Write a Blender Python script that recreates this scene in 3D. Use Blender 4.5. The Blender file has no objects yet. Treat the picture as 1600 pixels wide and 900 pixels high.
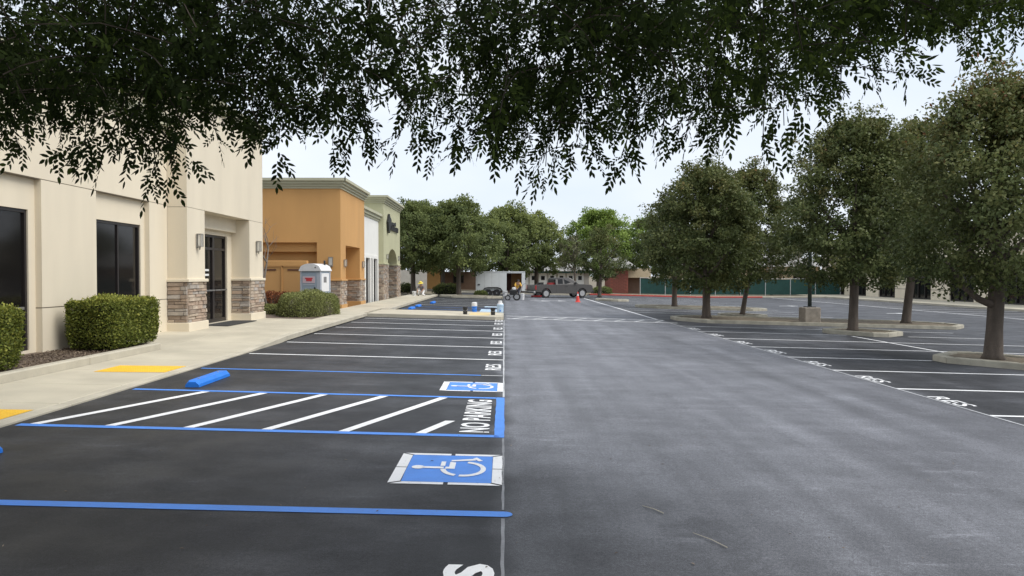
import bpy, bmesh, math, random
import numpy as np
from mathutils import Vector, Matrix
from math import radians as R, sin, cos, pi
random.seed(7); rng = np.random.default_rng(7)
S = bpy.context.scene
COL = S.collection
# ------------------------------------------------------------------ camera, world, sun, exposure
cam = bpy.data.objects.new('camera', bpy.data.cameras.new('camera')); COL.objects.link(cam)
cam.data.lens = 26.1; cam.data.sensor_width = 36; cam.data.clip_start = .05; cam.data.clip_end = 3000
cam.location = (0, 0, 1.8)
cam.rotation_euler = (R(90 - .99), 0, R(-.593))
S.camera = cam
S.view_settings.view_transform = 'Standard'; S.view_settings.look = 'None'
S.view_settings.exposure = .95; S.view_settings.gamma = 1
SUN_EL, SUN_AZ = 52, 108            # azimuth clockwise from +Y
w = bpy.data.worlds.new('World'); S.world = w; w.use_nodes = True
nt = w.node_tree; nt.nodes.clear(); N = nt.nodes.new; L = nt.links.new
out = N('ShaderNodeOutputWorld'); bg = N('ShaderNodeBackground'); bg.inputs[1].default_value = .112
sky = N('ShaderNodeTexSky'); sky.sky_type = 'NISHITA'; sky.sun_disc = False
sky.sun_elevation = R(SUN_EL); sky.sun_rotation = R(SUN_AZ); sky.air_density = 1.0; sky.dust_density = 2.0
tc = N('ShaderNodeTexCoord'); mp = N('ShaderNodeMapping'); mp.inputs[3].default_value = (1, 1, 2.6)
nz = N('ShaderNodeTexNoise'); nz.inputs['Scale'].default_value = 2.3; nz.inputs['Detail'].default_value = 5; nz.inputs['Roughness'].default_value = .5
rp = N('ShaderNodeValToRGB'); rp.color_ramp.elements[0].position = .3; rp.color_ramp.elements[1].position = .72
rp.color_ramp.elements[0].color = (3.7, 4.15, 4.8, 1); rp.color_ramp.elements[1].color = (4.8, 4.95, 5.2, 1)
mx = N('ShaderNodeMix'); mx.data_type = 'RGBA'; mx.inputs[0].default_value = .9
L(tc.outputs['Generated'], mp.inputs[0]); L(mp.outputs[0], nz.inputs[0]); L(nz.outputs[0], rp.inputs[0])
L(sky.outputs[0], mx.inputs[6]); L(rp.outputs[0], mx.inputs[7]); L(mx.outputs[2], bg.inputs[0]); L(bg.outputs[0], out.inputs[0])
sun = bpy.data.objects.new('sun', bpy.data.lights.new('sun', 'SUN')); COL.objects.link(sun)
sun.data.energy = 1.45; sun.data.angle = R(35); sun.data.color = (1, .965, .9)
_d = Vector((sin(R(SUN_AZ)) * cos(R(SUN_EL)), cos(R(SUN_AZ)) * cos(R(SUN_EL)), sin(R(SUN_EL))))
sun.rotation_euler = _d.to_track_quat('Z', 'Y').to_euler(); sun.location = _d * 60

# ------------------------------------------------------------------ ground fall: the lot drains to the right
SL = .027
def G(x): return -SL * min(max(x, -12.0), 20.0)
def GA(x): return -SL * np.clip(x, -12.0, 20.0)

# ------------------------------------------------------------------ materials
def mat(name, col, rough=.7, var=.12, scale=3., fine=60., bump=.0, metal=0., spec=.5, tint=None, trans=0., streak=None, col2=None, wear=0.):
    m = bpy.data.materials.new(name); m.use_nodes = True; t = m.node_tree; b = t.nodes['Principled BSDF']
    n = t.nodes.new; l = t.links.new
    b.inputs['Roughness'].default_value = rough; b.inputs['Metallic'].default_value = metal
    b.inputs['Specular IOR Level'].default_value = spec
    c = n('ShaderNodeTexCoord'); mpn = n('ShaderNodeMapping'); l(c.outputs['Object'], mpn.inputs[0])
    if streak: mpn.inputs[3].default_value = streak
    a = n('ShaderNodeTexNoise'); a.inputs['Scale'].default_value = scale; a.inputs['Detail'].default_value = 6; l(mpn.outputs[0], a.inputs[0])
    f = n('ShaderNodeTexNoise'); f.inputs['Scale'].default_value = fine; f.inputs['Detail'].default_value = 3; l(c.outputs['Object'], f.inputs[0])
    mr = n('ShaderNodeMapRange'); mr.inputs[1].default_value = .3; mr.inputs[2].default_value = .7; l(a.outputs[0], mr.inputs[0])
    mi = n('ShaderNodeMix'); mi.data_type = 'RGBA'
    c2 = col2 if col2 else tuple(min(1, x * (1 + var)) for x in col)
    mi.inputs[6].default_value = (*[x * (1 - var) for x in col], 1) if not col2 else (*col, 1); mi.inputs[7].default_value = (*c2, 1)
    l(mr.outputs[0], mi.inputs[0]); last = mi.outputs[2]
    m2 = n('ShaderNodeMix'); m2.data_type = 'RGBA'; m2.blend_type = 'MULTIPLY'; m2.inputs[0].default_value = min(1, var * 2.2)
    fr = n('ShaderNodeMapRange'); fr.inputs[1].default_value = .25; fr.inputs[2].default_value = .75; fr.inputs[3].default_value = .7; fr.inputs[4].default_value = 1.15; l(f.outputs[0], fr.inputs[0])
    l(last, m2.inputs[6]); l(fr.outputs[0], m2.inputs[7]); last = m2.outputs[2]
    if tint:                                   # per-leaf colour: leaf's own variation plus lightening by position, ramp over a stored number
        at = n('ShaderNodeAttribute'); at.attribute_name = 'tint'
        r = n('ShaderNodeValToRGB'); els = r.color_ramp.elements
        while len(els) > 1: els.remove(els[0])
        els[0].position = tint[0][0]; els[0].color = (*tint[0][1], 1)
        for p, cc in tint[1:]:
            e = els.new(p); e.color = (*cc, 1)
        l(at.outputs['Fac'], r.inputs[0]); last = r.outputs[0]
    if wear:
        wn = n('ShaderNodeTexNoise'); wn.inputs['Scale'].default_value = 26; wn.inputs['Detail'].default_value = 9; wn.inputs['Roughness'].default_value = .78; l(c.outputs['Object'], wn.inputs[0])
        wr = n('ShaderNodeMapRange'); wr.inputs[1].default_value = .62 - wear * .12; wr.inputs[2].default_value = .72; wr.inputs[4].default_value = .75; l(wn.outputs[0], wr.inputs[0])
        wm = n('ShaderNodeMix'); wm.data_type = 'RGBA'; l(wr.outputs[0], wm.inputs[0]); l(last, wm.inputs[6]); wm.inputs[7].default_value = (.10, .10, .105, 1); last = wm.outputs[2]
    l(last, b.inputs['Base Color'])
    if trans:
        tr = n('ShaderNodeBsdfTranslucent'); l(last, tr.inputs[0]); ms = n('ShaderNodeMixShader'); ms.inputs[0].default_value = trans
        o = t.nodes['Material Output']; l(b.outputs[0], ms.inputs[1]); l(tr.outputs[0], ms.inputs[2]); l(ms.outputs[0], o.inputs[0])
    if bump:
        bp = n('ShaderNodeBump'); bp.inputs['Strength'].default_value = bump; bp.inputs['Distance'].default_value = .02
        l(f.outputs[0], bp.inputs['Height']); l(bp.outputs[0], b.inputs['Normal'])
    m.node_tree.nodes['Principled BSDF'].label = name
    return m

def asphalt_mat():
    m = bpy.data.materials.new('asphalt'); m.use_nodes = True; t = m.node_tree; b = t.nodes['Principled BSDF']; n = t.nodes.new; l = t.links.new
    g = n('ShaderNodeNewGeometry'); sx = n('ShaderNodeSeparateXYZ'); l(g.outputs['Position'], sx.inputs[0])
    def noise(scale, det=5, sc=(1, 1, 1), rough=.55):
        mpn = n('ShaderNodeMapping'); mpn.inputs[3].default_value = sc; l(g.outputs['Position'], mpn.inputs[0])
        a = n('ShaderNodeTexNoise'); a.inputs['Scale'].default_value = scale; a.inputs['Detail'].default_value = det; a.inputs['Roughness'].default_value = rough
        l(mpn.outputs[0], a.inputs[0]); return a.outputs[0]
    def rng_(x, a, c, d, e):
        r = n('ShaderNodeMapRange'); r.inputs[1].default_value = a; r.inputs[2].default_value = c; r.inputs[3].default_value = d; r.inputs[4].default_value = e; l(x, r.inputs[0]); return r.outputs[0]
    def math_(op, a, c=None):
        q = n('ShaderNodeMath'); q.operation = op
        for i, v in enumerate((a, c)):
            if v is None: continue
            if isinstance(v, (int, float)): q.inputs[i].default_value = v
            else: l(v, q.inputs[i])
        return q.outputs[0]
    wob = math_('MULTIPLY', math_('SUBTRACT', noise(.9, 3), .5), .5)
    x = math_('ADD', sx.outputs[0], wob)
    left = rng_(x, -.15, .12, 1, 0); right = rng_(x, 6.75, 7.0, 0, 1)
    zone = math_('ADD', left, math_('MULTIPLY', right, .75))             # fresh seal coat in the stalls
    base = rng_(zone, 0, 1, .155, .036)
    big = rng_(noise(.35, 4), .3, .7, .88, 1.1)
    lane = rng_(noise(1.5, 5, (1, .04, 1)), .32, .68, .80, 1.16)
    streak = rng_(noise(2.4, 8, (1, .14, 1), .62), .32, .7, .88, 1.12)        # drag marks of the squeegee along the lane
    swirl = rng_(noise(3.0, 9, (.3, 1, 1), .7), .46, .72, .95, 1.16)
    scuff = rng_(noise(5.5, 10, (.22, 1, 1), .75), .58, .72, 1, 1.75)
    dust = rng_(noise(1.1, 9, (.55, 1, 1), .72), .5, .68, 1, 1.2)
    dust2 = math_('ADD', 1, math_('MULTIPLY', zone, rng_(noise(.9, 9, (.5, 1, 1), .7), .47, .68, -.22, .8)))
    dirt = rng_(noise(.8, 8, (1, 1, 1), .68), .36, .60, .82, 1.04)
    grain = rng_(noise(38, 6, (1, 1, 1), .8), .41, .59, .76, 1.26)
    fine = rng_(noise(150, 2), .38, .62, .6, 1.4)
    v = base
    for q in (big, lane, streak, swirl, scuff, dust, dust2, dirt, grain, fine): v = math_('MULTIPLY', v, q)
    # oil-dark stain and scuffs; wide near-lane spots paint in tree shade over dark seal
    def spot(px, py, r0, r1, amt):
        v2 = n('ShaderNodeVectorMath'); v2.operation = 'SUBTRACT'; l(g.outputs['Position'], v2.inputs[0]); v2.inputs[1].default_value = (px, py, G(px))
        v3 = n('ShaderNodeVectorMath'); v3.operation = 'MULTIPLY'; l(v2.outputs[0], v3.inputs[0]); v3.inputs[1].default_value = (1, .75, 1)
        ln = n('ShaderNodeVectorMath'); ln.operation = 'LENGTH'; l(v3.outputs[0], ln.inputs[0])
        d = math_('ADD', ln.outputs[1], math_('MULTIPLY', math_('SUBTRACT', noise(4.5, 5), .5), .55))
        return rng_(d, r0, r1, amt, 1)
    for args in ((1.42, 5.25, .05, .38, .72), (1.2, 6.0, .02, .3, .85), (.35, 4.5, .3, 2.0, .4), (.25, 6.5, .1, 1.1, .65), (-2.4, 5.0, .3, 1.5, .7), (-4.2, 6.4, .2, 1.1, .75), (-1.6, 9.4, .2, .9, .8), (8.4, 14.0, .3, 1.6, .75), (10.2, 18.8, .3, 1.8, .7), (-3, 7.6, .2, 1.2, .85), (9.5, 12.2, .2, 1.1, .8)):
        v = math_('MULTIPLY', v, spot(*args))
    cc = n('ShaderNodeCombineColor'); l(math_('MULTIPLY', v, .965), cc.inputs[0]); l(math_('MULTIPLY', v, .99), cc.inputs[1]); l(math_('MULTIPLY', v, 1.10), cc.inputs[2])
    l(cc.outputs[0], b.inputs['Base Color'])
    l(rng_(noise(1.2, 5), .3, .7, .46, .62), b.inputs['Roughness']); l(rng_(zone, 0, 1, .3, .2), b.inputs['Specular IOR Level'])
    bp = n('ShaderNodeBump'); bp.inputs['Strength'].default_value = .22; bp.inputs['Distance'].default_value = .006
    l(noise(120, 3), bp.inputs['Height']); l(bp.outputs[0], b.inputs['Normal'])
    return m

M = {}
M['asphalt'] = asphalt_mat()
M['concrete'] = mat('concrete', (.50, .455, .355), .85, .13, 1.0, 90, .15)
M['kerb'] = mat('kerb_concrete', (.48, .44, .35), .85, .14, 2., 80, .15)
M['kerb_old'] = mat('old_kerb_concrete', (.42, .39, .31), .85, .2, 3., 70, .2)
M['joint'] = mat('joint', (.16, .15, .13), .9, .1)
M['bark'] = mat('bark_mulch', (.155, .115, .085), .95, .35, 5, 40, .5)
M['earth'] = mat('earth', (.19, .16, .11), .95, .25, .3, 12, .3)
M['soil'] = mat('island_soil', (.17, .135, .09), .95, .35, 6, 35, .5)
M['white_paint'] = mat('white_paint', (.84, .84, .84), .6, .05, 5, 120, .1, wear=.35)
M['worn_paint'] = mat('worn_paint', (.55, .56, .57), .7, .2, 3, 60, .1, wear=1)
M['thin_line'] = mat('thin_line', (.24, .245, .26), .7, .25, 3, 60)
M['blue_paint'] = mat('blue_paint', (.06, .25, .76), .55, .07, 5, 100, .1, wear=.3)
M['blue_stop'] = mat('blue_stop', (.015, .19, .72), .55, .1, 5, 60, .2, wear=.1)
M['pale_blue'] = mat('pale_blue', (.45, .60, .75), .6, .1)
M['yellow'] = mat('yellow_paint', (.85, .50, .03), .6, .08, 4, 60, wear=.5)
M['red_paint'] = mat('red_kerb_paint', (.55, .08, .06), .7, .15, 2)
M['beige'] = mat('beige_stucco', (.72, .64, .50), .9, .06, 1.2, 90, .25, streak=(1, 1, .22))
M['beige_trim'] = mat('beige_trim', (.71, .63, .49), .9, .06, 1.2, 100, .2, streak=(1, 1, .25))
M['groove'] = mat('groove', (.22, .19, .15), .9, .1)
M['glass'] = mat('dark_glass', (.010, .009, .009), .08, .05, 1, 5, 0, 0, .28)
M['frame'] = mat('bronze_frame', (.022, .018, .018), .4, .1)
M['stone1'] = mat('ledge_stone_tan', (.44, .36, .28), .85, .2, 6, 50, .5)
M['stone2'] = mat('ledge_stone_brown', (.29, .225, .175), .85, .25, 6, 50, .5)
M['stone3'] = mat('ledge_stone_grey', (.38, .34, .30), .85, .2, 6, 50, .5)
M['stone4'] = mat('ledge_stone_rust', (.38, .285, .215), .85, .2, 6, 50, .5)
M['mortar'] = mat('mortar', (.16, .13, .105), .95, .15)
M['lamp_metal'] = mat('lamp_metal', (.36, .35, .33), .45, .08, 3, 30, 0, .6)
M['lamp_glass'] = mat('lamp_glass', (.72, .70, .64), .4, .04)
M['orange'] = mat('orange_stucco', (.57, .315, .115), .9, .08, .9, 80, .25, streak=(1, 1, .25))
M['orange2'] = mat('orange_trim', (.53, .30, .115), .9, .06, .7, 120, .15)
M['sage'] = mat('sage_cornice', (.45, .44, .32), .85, .06, 1, 90)
M['green'] = mat('sage_stucco', (.46, .45, .29), .9, .05, .7, 100, .15)
M['white_stucco'] = mat('white_stucco', (.75, .74, .70), .9, .04, .7, 100, .1)
M['black'] = mat('black_plastic', (.02, .02, .021), .5, .2)
M['rubber'] = mat('rubber', (.022, .022, .023), .8, .2)
M['mat'] = mat('door_mat', (.045, .044, .042), .95, .2, 8, 150, .4)
M['toilet'] = mat('toilet_panel', (.33, .40, .47), .55, .06, 3, 40)
M['toilet2'] = mat('toilet_frame', (.45, .49, .55), .55, .06, 3, 40)
M['white_plastic'] = mat('white_plastic', (.74, .74, .74), .5, .04)
M['red_print'] = mat('red_print', (.55, .05, .06), .6, .1)
M['pink_print'] = mat('pale_panel', (.62, .50, .54), .6, .05)
M['paper'] = mat('paper', (.78, .78, .76), .7, .03)
M['grey_print'] = mat('grey_print', (.2, .2, .2), .7, .1)
M['trailer'] = mat('trailer_white', (.74, .76, .75), .4, .04, 1.5, 30)
M['wood'] = mat('plywood', (.42, .24, .10), .75, .15, 2, 30, .1, streak=(1, 1, .15))
M['dark_wood'] = mat('dark_wood', (.11, .045, .03), .75, .2, 2, 30)
M['steel'] = mat('steel', (.42, .42, .42), .35, .08, 4, 40, 0, .8)
M['truck'] = mat('truck_paint', (.088, .083, .08), .35, .04, 2, 30, 0, .2, .4)
M['rim'] = mat('alloy_rim', (.42, .42, .42), .4, .05, 3, 30, 0, .4)
M['truck_dark'] = mat('truck_lower', (.03, .03, .03), .6, .1)
M['window'] = mat('vehicle_glass', (.015, .016, .017), .1, .05, 1, 5, 0, 0, .25)
M['red_lamp'] = mat('red_lens', (.35, .015, .015), .3, .1)
M['cone'] = mat('cone_orange', (.78, .075, .055), .55, .06)
M['hivis'] = mat('hivis_shirt', (.78, .45, .06), .8, .1)
M['hat'] = mat('yellow_hat', (.82, .66, .10), .7, .08)
M['skin'] = mat('skin', (.42, .25, .17), .6, .06)
M['grey_cloth'] = mat('grey_cloth', (.20, .18, .20), .9, .15)
M['navy'] = mat('navy_cloth', (.06, .065, .09), .9, .15)
M['white_cloth'] = mat('white_cloth', (.7, .69, .68), .9, .08)
M['brick'] = mat('brick_red', (.27, .085, .06), .9, .15, 3, 50, .2)
M['brick2'] = mat('brick_brown', (.215, .075, .055), .9, .15, 3, 50, .2)
M['roof'] = mat('roof_shingle', (.30, .29, .275), .95, .15, 3, 30, .3)
M['house'] = mat('house_stucco', (.52, .42, .28), .9, .06)
M['pale_wall'] = mat('pale_wall', (.50, .47, .42), .9, .08)
M['brown_wall'] = mat('brown_wall', (.16, .10, .07), .9, .12)
M['mesh_green'] = mat('green_screen', (.012, .058, .050), .8, .15, 2, 60, .1)
M['post'] = mat('galvanised_post', (.50, .52, .52), .5, .08, 3, 30, 0, .4)
M['pole'] = mat('light_pole', (.055, .075, .065), .55, .12)
M['pole_base'] = mat('pole_base', (.33, .29, .24), .9, .2, 5, 40, .3)
M['trunk'] = mat('trunk_bark', (.125, .10, .08), .95, .3, 5, 40, .6, streak=(1, 1, .25))
M['trunk_pale'] = mat('trunk_bark_pale', (.26, .23, .19), .95, .25, 5, 40, .5, streak=(1, 1, .25))
M['twig'] = mat('twig_bark', (.05, .038, .028), .95, .2)
M['bare'] = mat('bare_twig', (.20, .17, .14), .95, .2)
M['canopy'] = mat('canopy_leaf', (.03, .05, .015), .75, .1, tint=[(0, (.015, .022, .008)), (.45, (.031, .048, .013)), (.78, (.068, .10, .021)), (1, (.14, .19, .036))], trans=.42, spec=.08)
M['pear'] = mat('pear_leaf', (.05, .07, .02), .42, .1, tint=[(0, (.054, .076, .028)), (.4, (.118, .142, .050)), (.72, (.19, .195, .072)), (.9, (.21, .165, .06)), (1, (.23, .11, .055))], trans=.3, spec=.15)
M['oak'] = mat('street_tree_leaf', (.04, .07, .02), .6, .1, tint=[(0, (.08, .108, .044)), (.5, (.185, .22, .08)), (1, (.36, .40, .12))], trans=.4, spec=.15)
M['bright'] = mat('bright_leaf', (.08, .14, .03), .6, .1, tint=[(0, (.11, .165, .04)), (.6, (.23, .32, .065)), (1, (.36, .43, .10))], trans=.25, spec=.3)
M['olive'] = mat('pale_leaf', (.12, .13, .06), .7, .1, tint=[(0, (.09, .095, .05)), (1, (.19, .18, .10))], trans=.2, spec=.3)
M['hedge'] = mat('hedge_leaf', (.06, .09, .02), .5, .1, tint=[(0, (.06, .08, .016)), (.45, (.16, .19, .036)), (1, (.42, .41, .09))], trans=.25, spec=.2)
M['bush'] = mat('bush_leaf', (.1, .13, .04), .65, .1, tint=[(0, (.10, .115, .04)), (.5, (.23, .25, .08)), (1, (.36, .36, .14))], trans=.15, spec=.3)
M['faded_yellow'] = mat('faded_yellow', (.66, .52, .26), .8, .1, 4, 60)
M['redbush'] = mat('red_leaf', (.25, .07, .03), .7, .1, tint=[(0, (.10, .03, .015)), (1, (.36, .13, .05))], trans=.15, spec=.3)
M['hedge_core'] = mat('hedge_core', (.022, .022, .013), .95, .3, 10, 50, .6)
M['bush_core'] = mat('bush_core', (.10, .085, .06), .95, .3, 10, 50, .6)

# ------------------------------------------------------------------ mesh helpers
class MB:
    def __init__(s): s.v = []; s.f = []
    def add(s, vs, fs):
        o = len(s.v); s.v += [tuple(p) for p in vs]; s.f += [tuple(i + o for i in f) for f in fs]; return s
    def box(s, x0, x1, y0, y1, z0, z1):
        return s.add([(x0, y0, z0), (x1, y0, z0), (x1, y1, z0), (x0, y1, z0), (x0, y0, z1), (x1, y0, z1), (x1, y1, z1), (x0, y1, z1)],
                     [(3, 2, 1, 0), (4, 5, 6, 7), (0, 1, 5, 4), (1, 2, 6, 5), (2, 3, 7, 6), (3, 0, 4, 7)])
    def bbox(s, x0, x1, y0, y1, z0, z1, b=.01):          # box with chamfered vertical and top edges
        pl = [(x0 + b, y0), (x1 - b, y0), (x1, y0 + b), (x1, y1 - b), (x1 - b, y1), (x0 + b, y1), (x0, y1 - b), (x0, y0 + b)]
        cx, cy = (x0 + x1) / 2, (y0 + y1) / 2
        top = [(p[0] + (b if p[0] < cx else -b), p[1] + (b if p[1] < cy else -b)) for p in pl]
        vs = [(*p, z0) for p in pl] + [(*p, z1 - b) for p in pl] + [(*p, z1) for p in top]
        fs = [tuple(range(7, -1, -1)), tuple(range(16, 24))]
        for k in (0, 8):
            for i in range(8): fs.append((k + i, k + (i + 1) % 8, k + 8 + (i + 1) % 8, k + 8 + i))
        return s.add(vs, fs)
    def prism(s, poly, d0, d1, axis='z'):                # polygon extruded along axis
        n = len(poly)
        def P(a, b, d): return (a, b, d) if axis == 'z' else ((a, d, b) if axis == 'y' else (d, a, b))
        vs = [P(a, b, d0) for a, b in poly] + [P(a, b, d1) for a, b in poly]
        fs = [tuple(range(n - 1, -1, -1)), tuple(range(n, 2 * n))] + [(i, (i + 1) % n, n + (i + 1) % n, n + i) for i in range(n)]
        return s.add(vs, fs)
    def tube(s, pts, rad, seg=8, cap=True):
        pts = [Vector(p) for p in pts]
        if not hasattr(rad, '__len__'): rad = [rad] * len(pts)
        o = len(s.v); up = Vector((.13, .21, 1)).normalized()
        for i, p in enumerate(pts):
            t = (pts[min(i + 1, len(pts) - 1)] - pts[max(i - 1, 0)]).normalized()
            a = t.cross(up)
            if a.length < .05: a = t.cross(Vector((1, 0, 0)))
            a.normalize(); b = t.cross(a)
            for k in range(seg):
                an = 2 * pi * k / seg; s.v.append(tuple(p + (a * cos(an) + b * sin(an)) * rad[i]))
        for i in range(len(pts) - 1):
            for k in range(seg):
                s.f.append((o + i * seg + k, o + i * seg + (k + 1) % seg, o + (i + 1) * seg + (k + 1) % seg, o + (i + 1) * seg + k))
        if cap:
            s.f.append(tuple(o + k for k in range(seg - 1, -1, -1))); e = o + (len(pts) - 1) * seg; s.f.append(tuple(e + k for k in range(seg)))
        return s
    def lathe(s, prof, c=(0, 0, 0), seg=16, axis='z', cap=True):   # prof [(r, h)]
        o = len(s.v)
        for r, h in prof:
            for k in range(seg):
                a = 2 * pi * k / seg; x, y, z = r * cos(a), r * sin(a), h
                if axis == 'y': x, y, z = x, z, y
                if axis == 'x': x, y, z = z, x, y
                s.v.append((c[0] + x, c[1] + y, c[2] + z))
        n = len(prof)
        for i in range(n - 1):
            for k in range(seg):
                s.f.append((o + i * seg + k, o + i * seg + (k + 1) % seg, o + (i + 1) * seg + (k + 1) % seg, o + (i + 1) * seg + k))
        if cap: s.f.append(tuple(o + k for k in range(seg - 1, -1, -1))); e = o + (n - 1) * seg; s.f.append(tuple(e + k for k in range(seg)))
        return s
    def mesh(s, name, m, shear=False, smooth=False, fix=True):
        me = bpy.data.meshes.new(name)
        v = [(x, y, z + G(x)) for x, y, z in s.v] if shear else s.v
        me.from_pydata(v, [], s.f)
        if fix:
            bm = bmesh.new(); bm.from_mesh(me); bmesh.ops.recalc_face_normals(bm, faces=bm.faces); bm.to_mesh(me); bm.free()
        if m: me.materials.append(M[m] if isinstance(m, str) else m)
        if smooth: me.polygons.foreach_set('use_smooth', [True] * len(me.polygons))
        return me
    def build(s, name, m, parent=None, shear=False, smooth=False, loc=None):
        o = bpy.data.objects.new(name, s.mesh(name, m, shear, smooth)); COL.objects.link(o)
        if parent: o.parent = parent
        if loc: o.location = loc
        return o
def link(name, me, parent=None, loc=None, rot=None, scale=None):
    o = bpy.data.objects.new(name, me); COL.objects.link(o)
    if parent: o.parent = parent
    if loc is not None: o.location = loc
    if rot is not None: o.rotation_euler = rot
    if scale is not None: o.scale = scale
    return o
def tag(o, label=None, cat=None, group=None, kind=None):
    if label: o['label'] = label
    if cat: o['category'] = cat
    if group: o['group'] = group
    if kind: o['kind'] = kind
    return o
def thing(name, label, cat, loc=(0, 0, 0), rz=0, group=None):
    o = bpy.data.objects.new(name, None); COL.objects.link(o); o.location = loc; o.rotation_euler = (0, 0, rz); o.empty_display_size = .2
    return tag(o, label, cat, group)
def copy_tree(o, parent=None):
    c = o.copy(); COL.objects.link(c)
    if parent: c.parent = parent
    for ch in list(o.children): copy_tree(ch, c)
    return c
def on(x, y, h=0): return (x, y, G(x) + h)
def np_mesh(name, v, polys, nper, m, tint=None, smooth=False):
    me = bpy.data.meshes.new(name); v = np.asarray(v, np.float32)
    me.vertices.add(len(v)); me.vertices.foreach_set('co', v.ravel())
    polys = np.asarray(polys, np.int32); npoly = len(polys)
    me.loops.add(npoly * nper); me.loops.foreach_set('vertex_index', polys.ravel())
    me.polygons.add(npoly); me.polygons.foreach_set('loop_start', np.arange(npoly, dtype=np.int32) * nper)
    try: me.polygons.foreach_set('loop_total', np.full(npoly, nper, np.int32))
    except Exception: pass
    me.materials.append(M[m])
    if tint is not None:
        at = me.attributes.new('tint', 'FLOAT', 'FACE'); at.data.foreach_set('value', np.asarray(tint, np.float32))
    me.update(); me.validate()
    return me
def unit(a): return a / np.maximum(np.linalg.norm(a, axis=1, keepdims=True), 1e-9)
def leaf_quads(P, A, Nn, Ln, W, fold=.18):
    """one folded rhombic leaf per point: P base, A axis, Nn rough normal"""
    A = unit(A); B = unit(np.cross(A, Nn)); Nn = np.cross(B, A)
    Ln = Ln[:, None]; W = W[:, None]
    v = np.stack([P, P + A * Ln * .45 + B * W * .5 + Nn * W * fold, P + A * Ln, P + A * Ln * .45 - B * W * .5 + Nn * W * fold], 1)
    return v.reshape(-1, 3), np.arange(len(P) * 4).reshape(-1, 4)
def leaf_hex(P, A, Nn, Ln, W):
    A = unit(A); B = unit(np.cross(A, Nn)); Nn = np.cross(B, A); Ln = Ln[:, None]; W = W[:, None]
    v = np.stack([P, P + A * Ln * .28 + B * W * .45, P + A * Ln * .62 + B * W * .42 - Nn * W * .05, P + A * Ln - Nn * W * .15,
                  P + A * Ln * .62 - B * W * .42 - Nn * W * .05, P + A * Ln * .28 - B * W * .45], 1)
    return v.reshape(-1, 3), np.arange(len(P) * 6).reshape(-1, 6)

# ------------------------------------------------------------------ ground sheets
def sheet(name, m, x0, x1, y0, y1, h, parent=None, ny=1, kind=None):
    xs = [x0] + [q for q in (-12, 20) if x0 < q < x1] + [x1]
    b = MB()
    for i in range(len(xs) - 1):
        a, c = xs[i], xs[i + 1]
        b.add([(a, y0, h), (c, y0, h), (c, y1, h), (a, y1, h)], [(0, 1, 2, 3)])
    o = b.build(name, m, parent, shear=True)
    if kind: o['kind'] = kind
    return o
sheet('ground', 'earth', -900, 900, -300, 1500, -.03, kind='structure')
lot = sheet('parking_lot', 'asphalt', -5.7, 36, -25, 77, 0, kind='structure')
MARK = .004
def mark(name, m, x0, x1, y0, y1, parent=lot, h=MARK):
    b = MB(); xs = [x0] + ([20] if x0 < 20 < x1 else []) + [x1]
    for i in range(len(xs) - 1):
        a, c = xs[i], xs[i + 1]; along_x = (c - a) > (y1 - y0); k = max(1, min(40, int((c - a if along_x else y1 - y0) / .14))); j = lambda: random.uniform(-.004, .004)
        lo, hi = [], []
        for q in range(k + 1):
            t = q / k
            if along_x: lo.append((a + (c - a) * t, y0 + j(), h)); hi.append((a + (c - a) * t, y1 + j(), h))
            else: lo.append((c + j(), y0 + (y1 - y0) * t, h)); hi.append((a + j(), y0 + (y1 - y0) * t, h))
        b.add(lo + hi, [(q, q + 1, k + 2 + q, k + 1 + q) for q in range(k)])
    return b.build(name, m, parent, shear=True)
def quad(name, m, p, parent=lot, h=MARK):
    return MB().add([(a, c, h) for a, c in p], [tuple(range(len(p)))]).build(name, m, parent, shear=True)
# left stalls
LX = -5.38
for y in (15.7, 18.4, 21.05, 23.7, 26.15, 28.6): mark('parking_line', 'white_paint', LX, -.03, y - .05, y + .05)
def rounded_bar(x0, x1, y, r):
    p = [(x0, y - r), (x1, y - r)] + [(x1 + r * sin(a), y - r * cos(a)) for a in np.linspace(.3, pi - .3, 7)] + [(x1, y + r), (x0, y + r)]
    return p
quad('parking_line', 'blue_paint', rounded_bar(LX - .15, .0, 5.55, .062))
quad('parking_line', 'blue_paint', rounded_bar(LX, -.12, 8.24, .06))
mark('parking_line', 'blue_paint', LX, -.12, 10.75, 10.86)
mark('parking_line', 'blue_paint', -.115, .0, 8.18, 10.86)
mark('parking_line', 'blue_paint', LX, -.42, 13.17, 13.26); mark('parking_line', 'worn_paint', -.415, -.03, 13.18, 13.24)
for xb in (-5.23, -4.40, -3.53, -2.66, -1.80):
    quad('hatch_line', 'white_paint', [(xb - .06, 8.305), (xb + .06, 8.305), (xb + .06 + .92, 10.74), (xb - .06 + .92, 10.74)])
quad('hatch_line', 'white_paint', [(-1.0, 8.305), (-.88, 8.305), (-.6, 9.05), (-.72, 9.05)])
mark('layout_line', 'thin_line', -.022, .0, 2, 5.45); mark('layout_line', 'thin_line', -.022, .0, 5.65, 8.15); mark('layout_line', 'worn_paint', -.022, .0, 10.9, 29.5)
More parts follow.
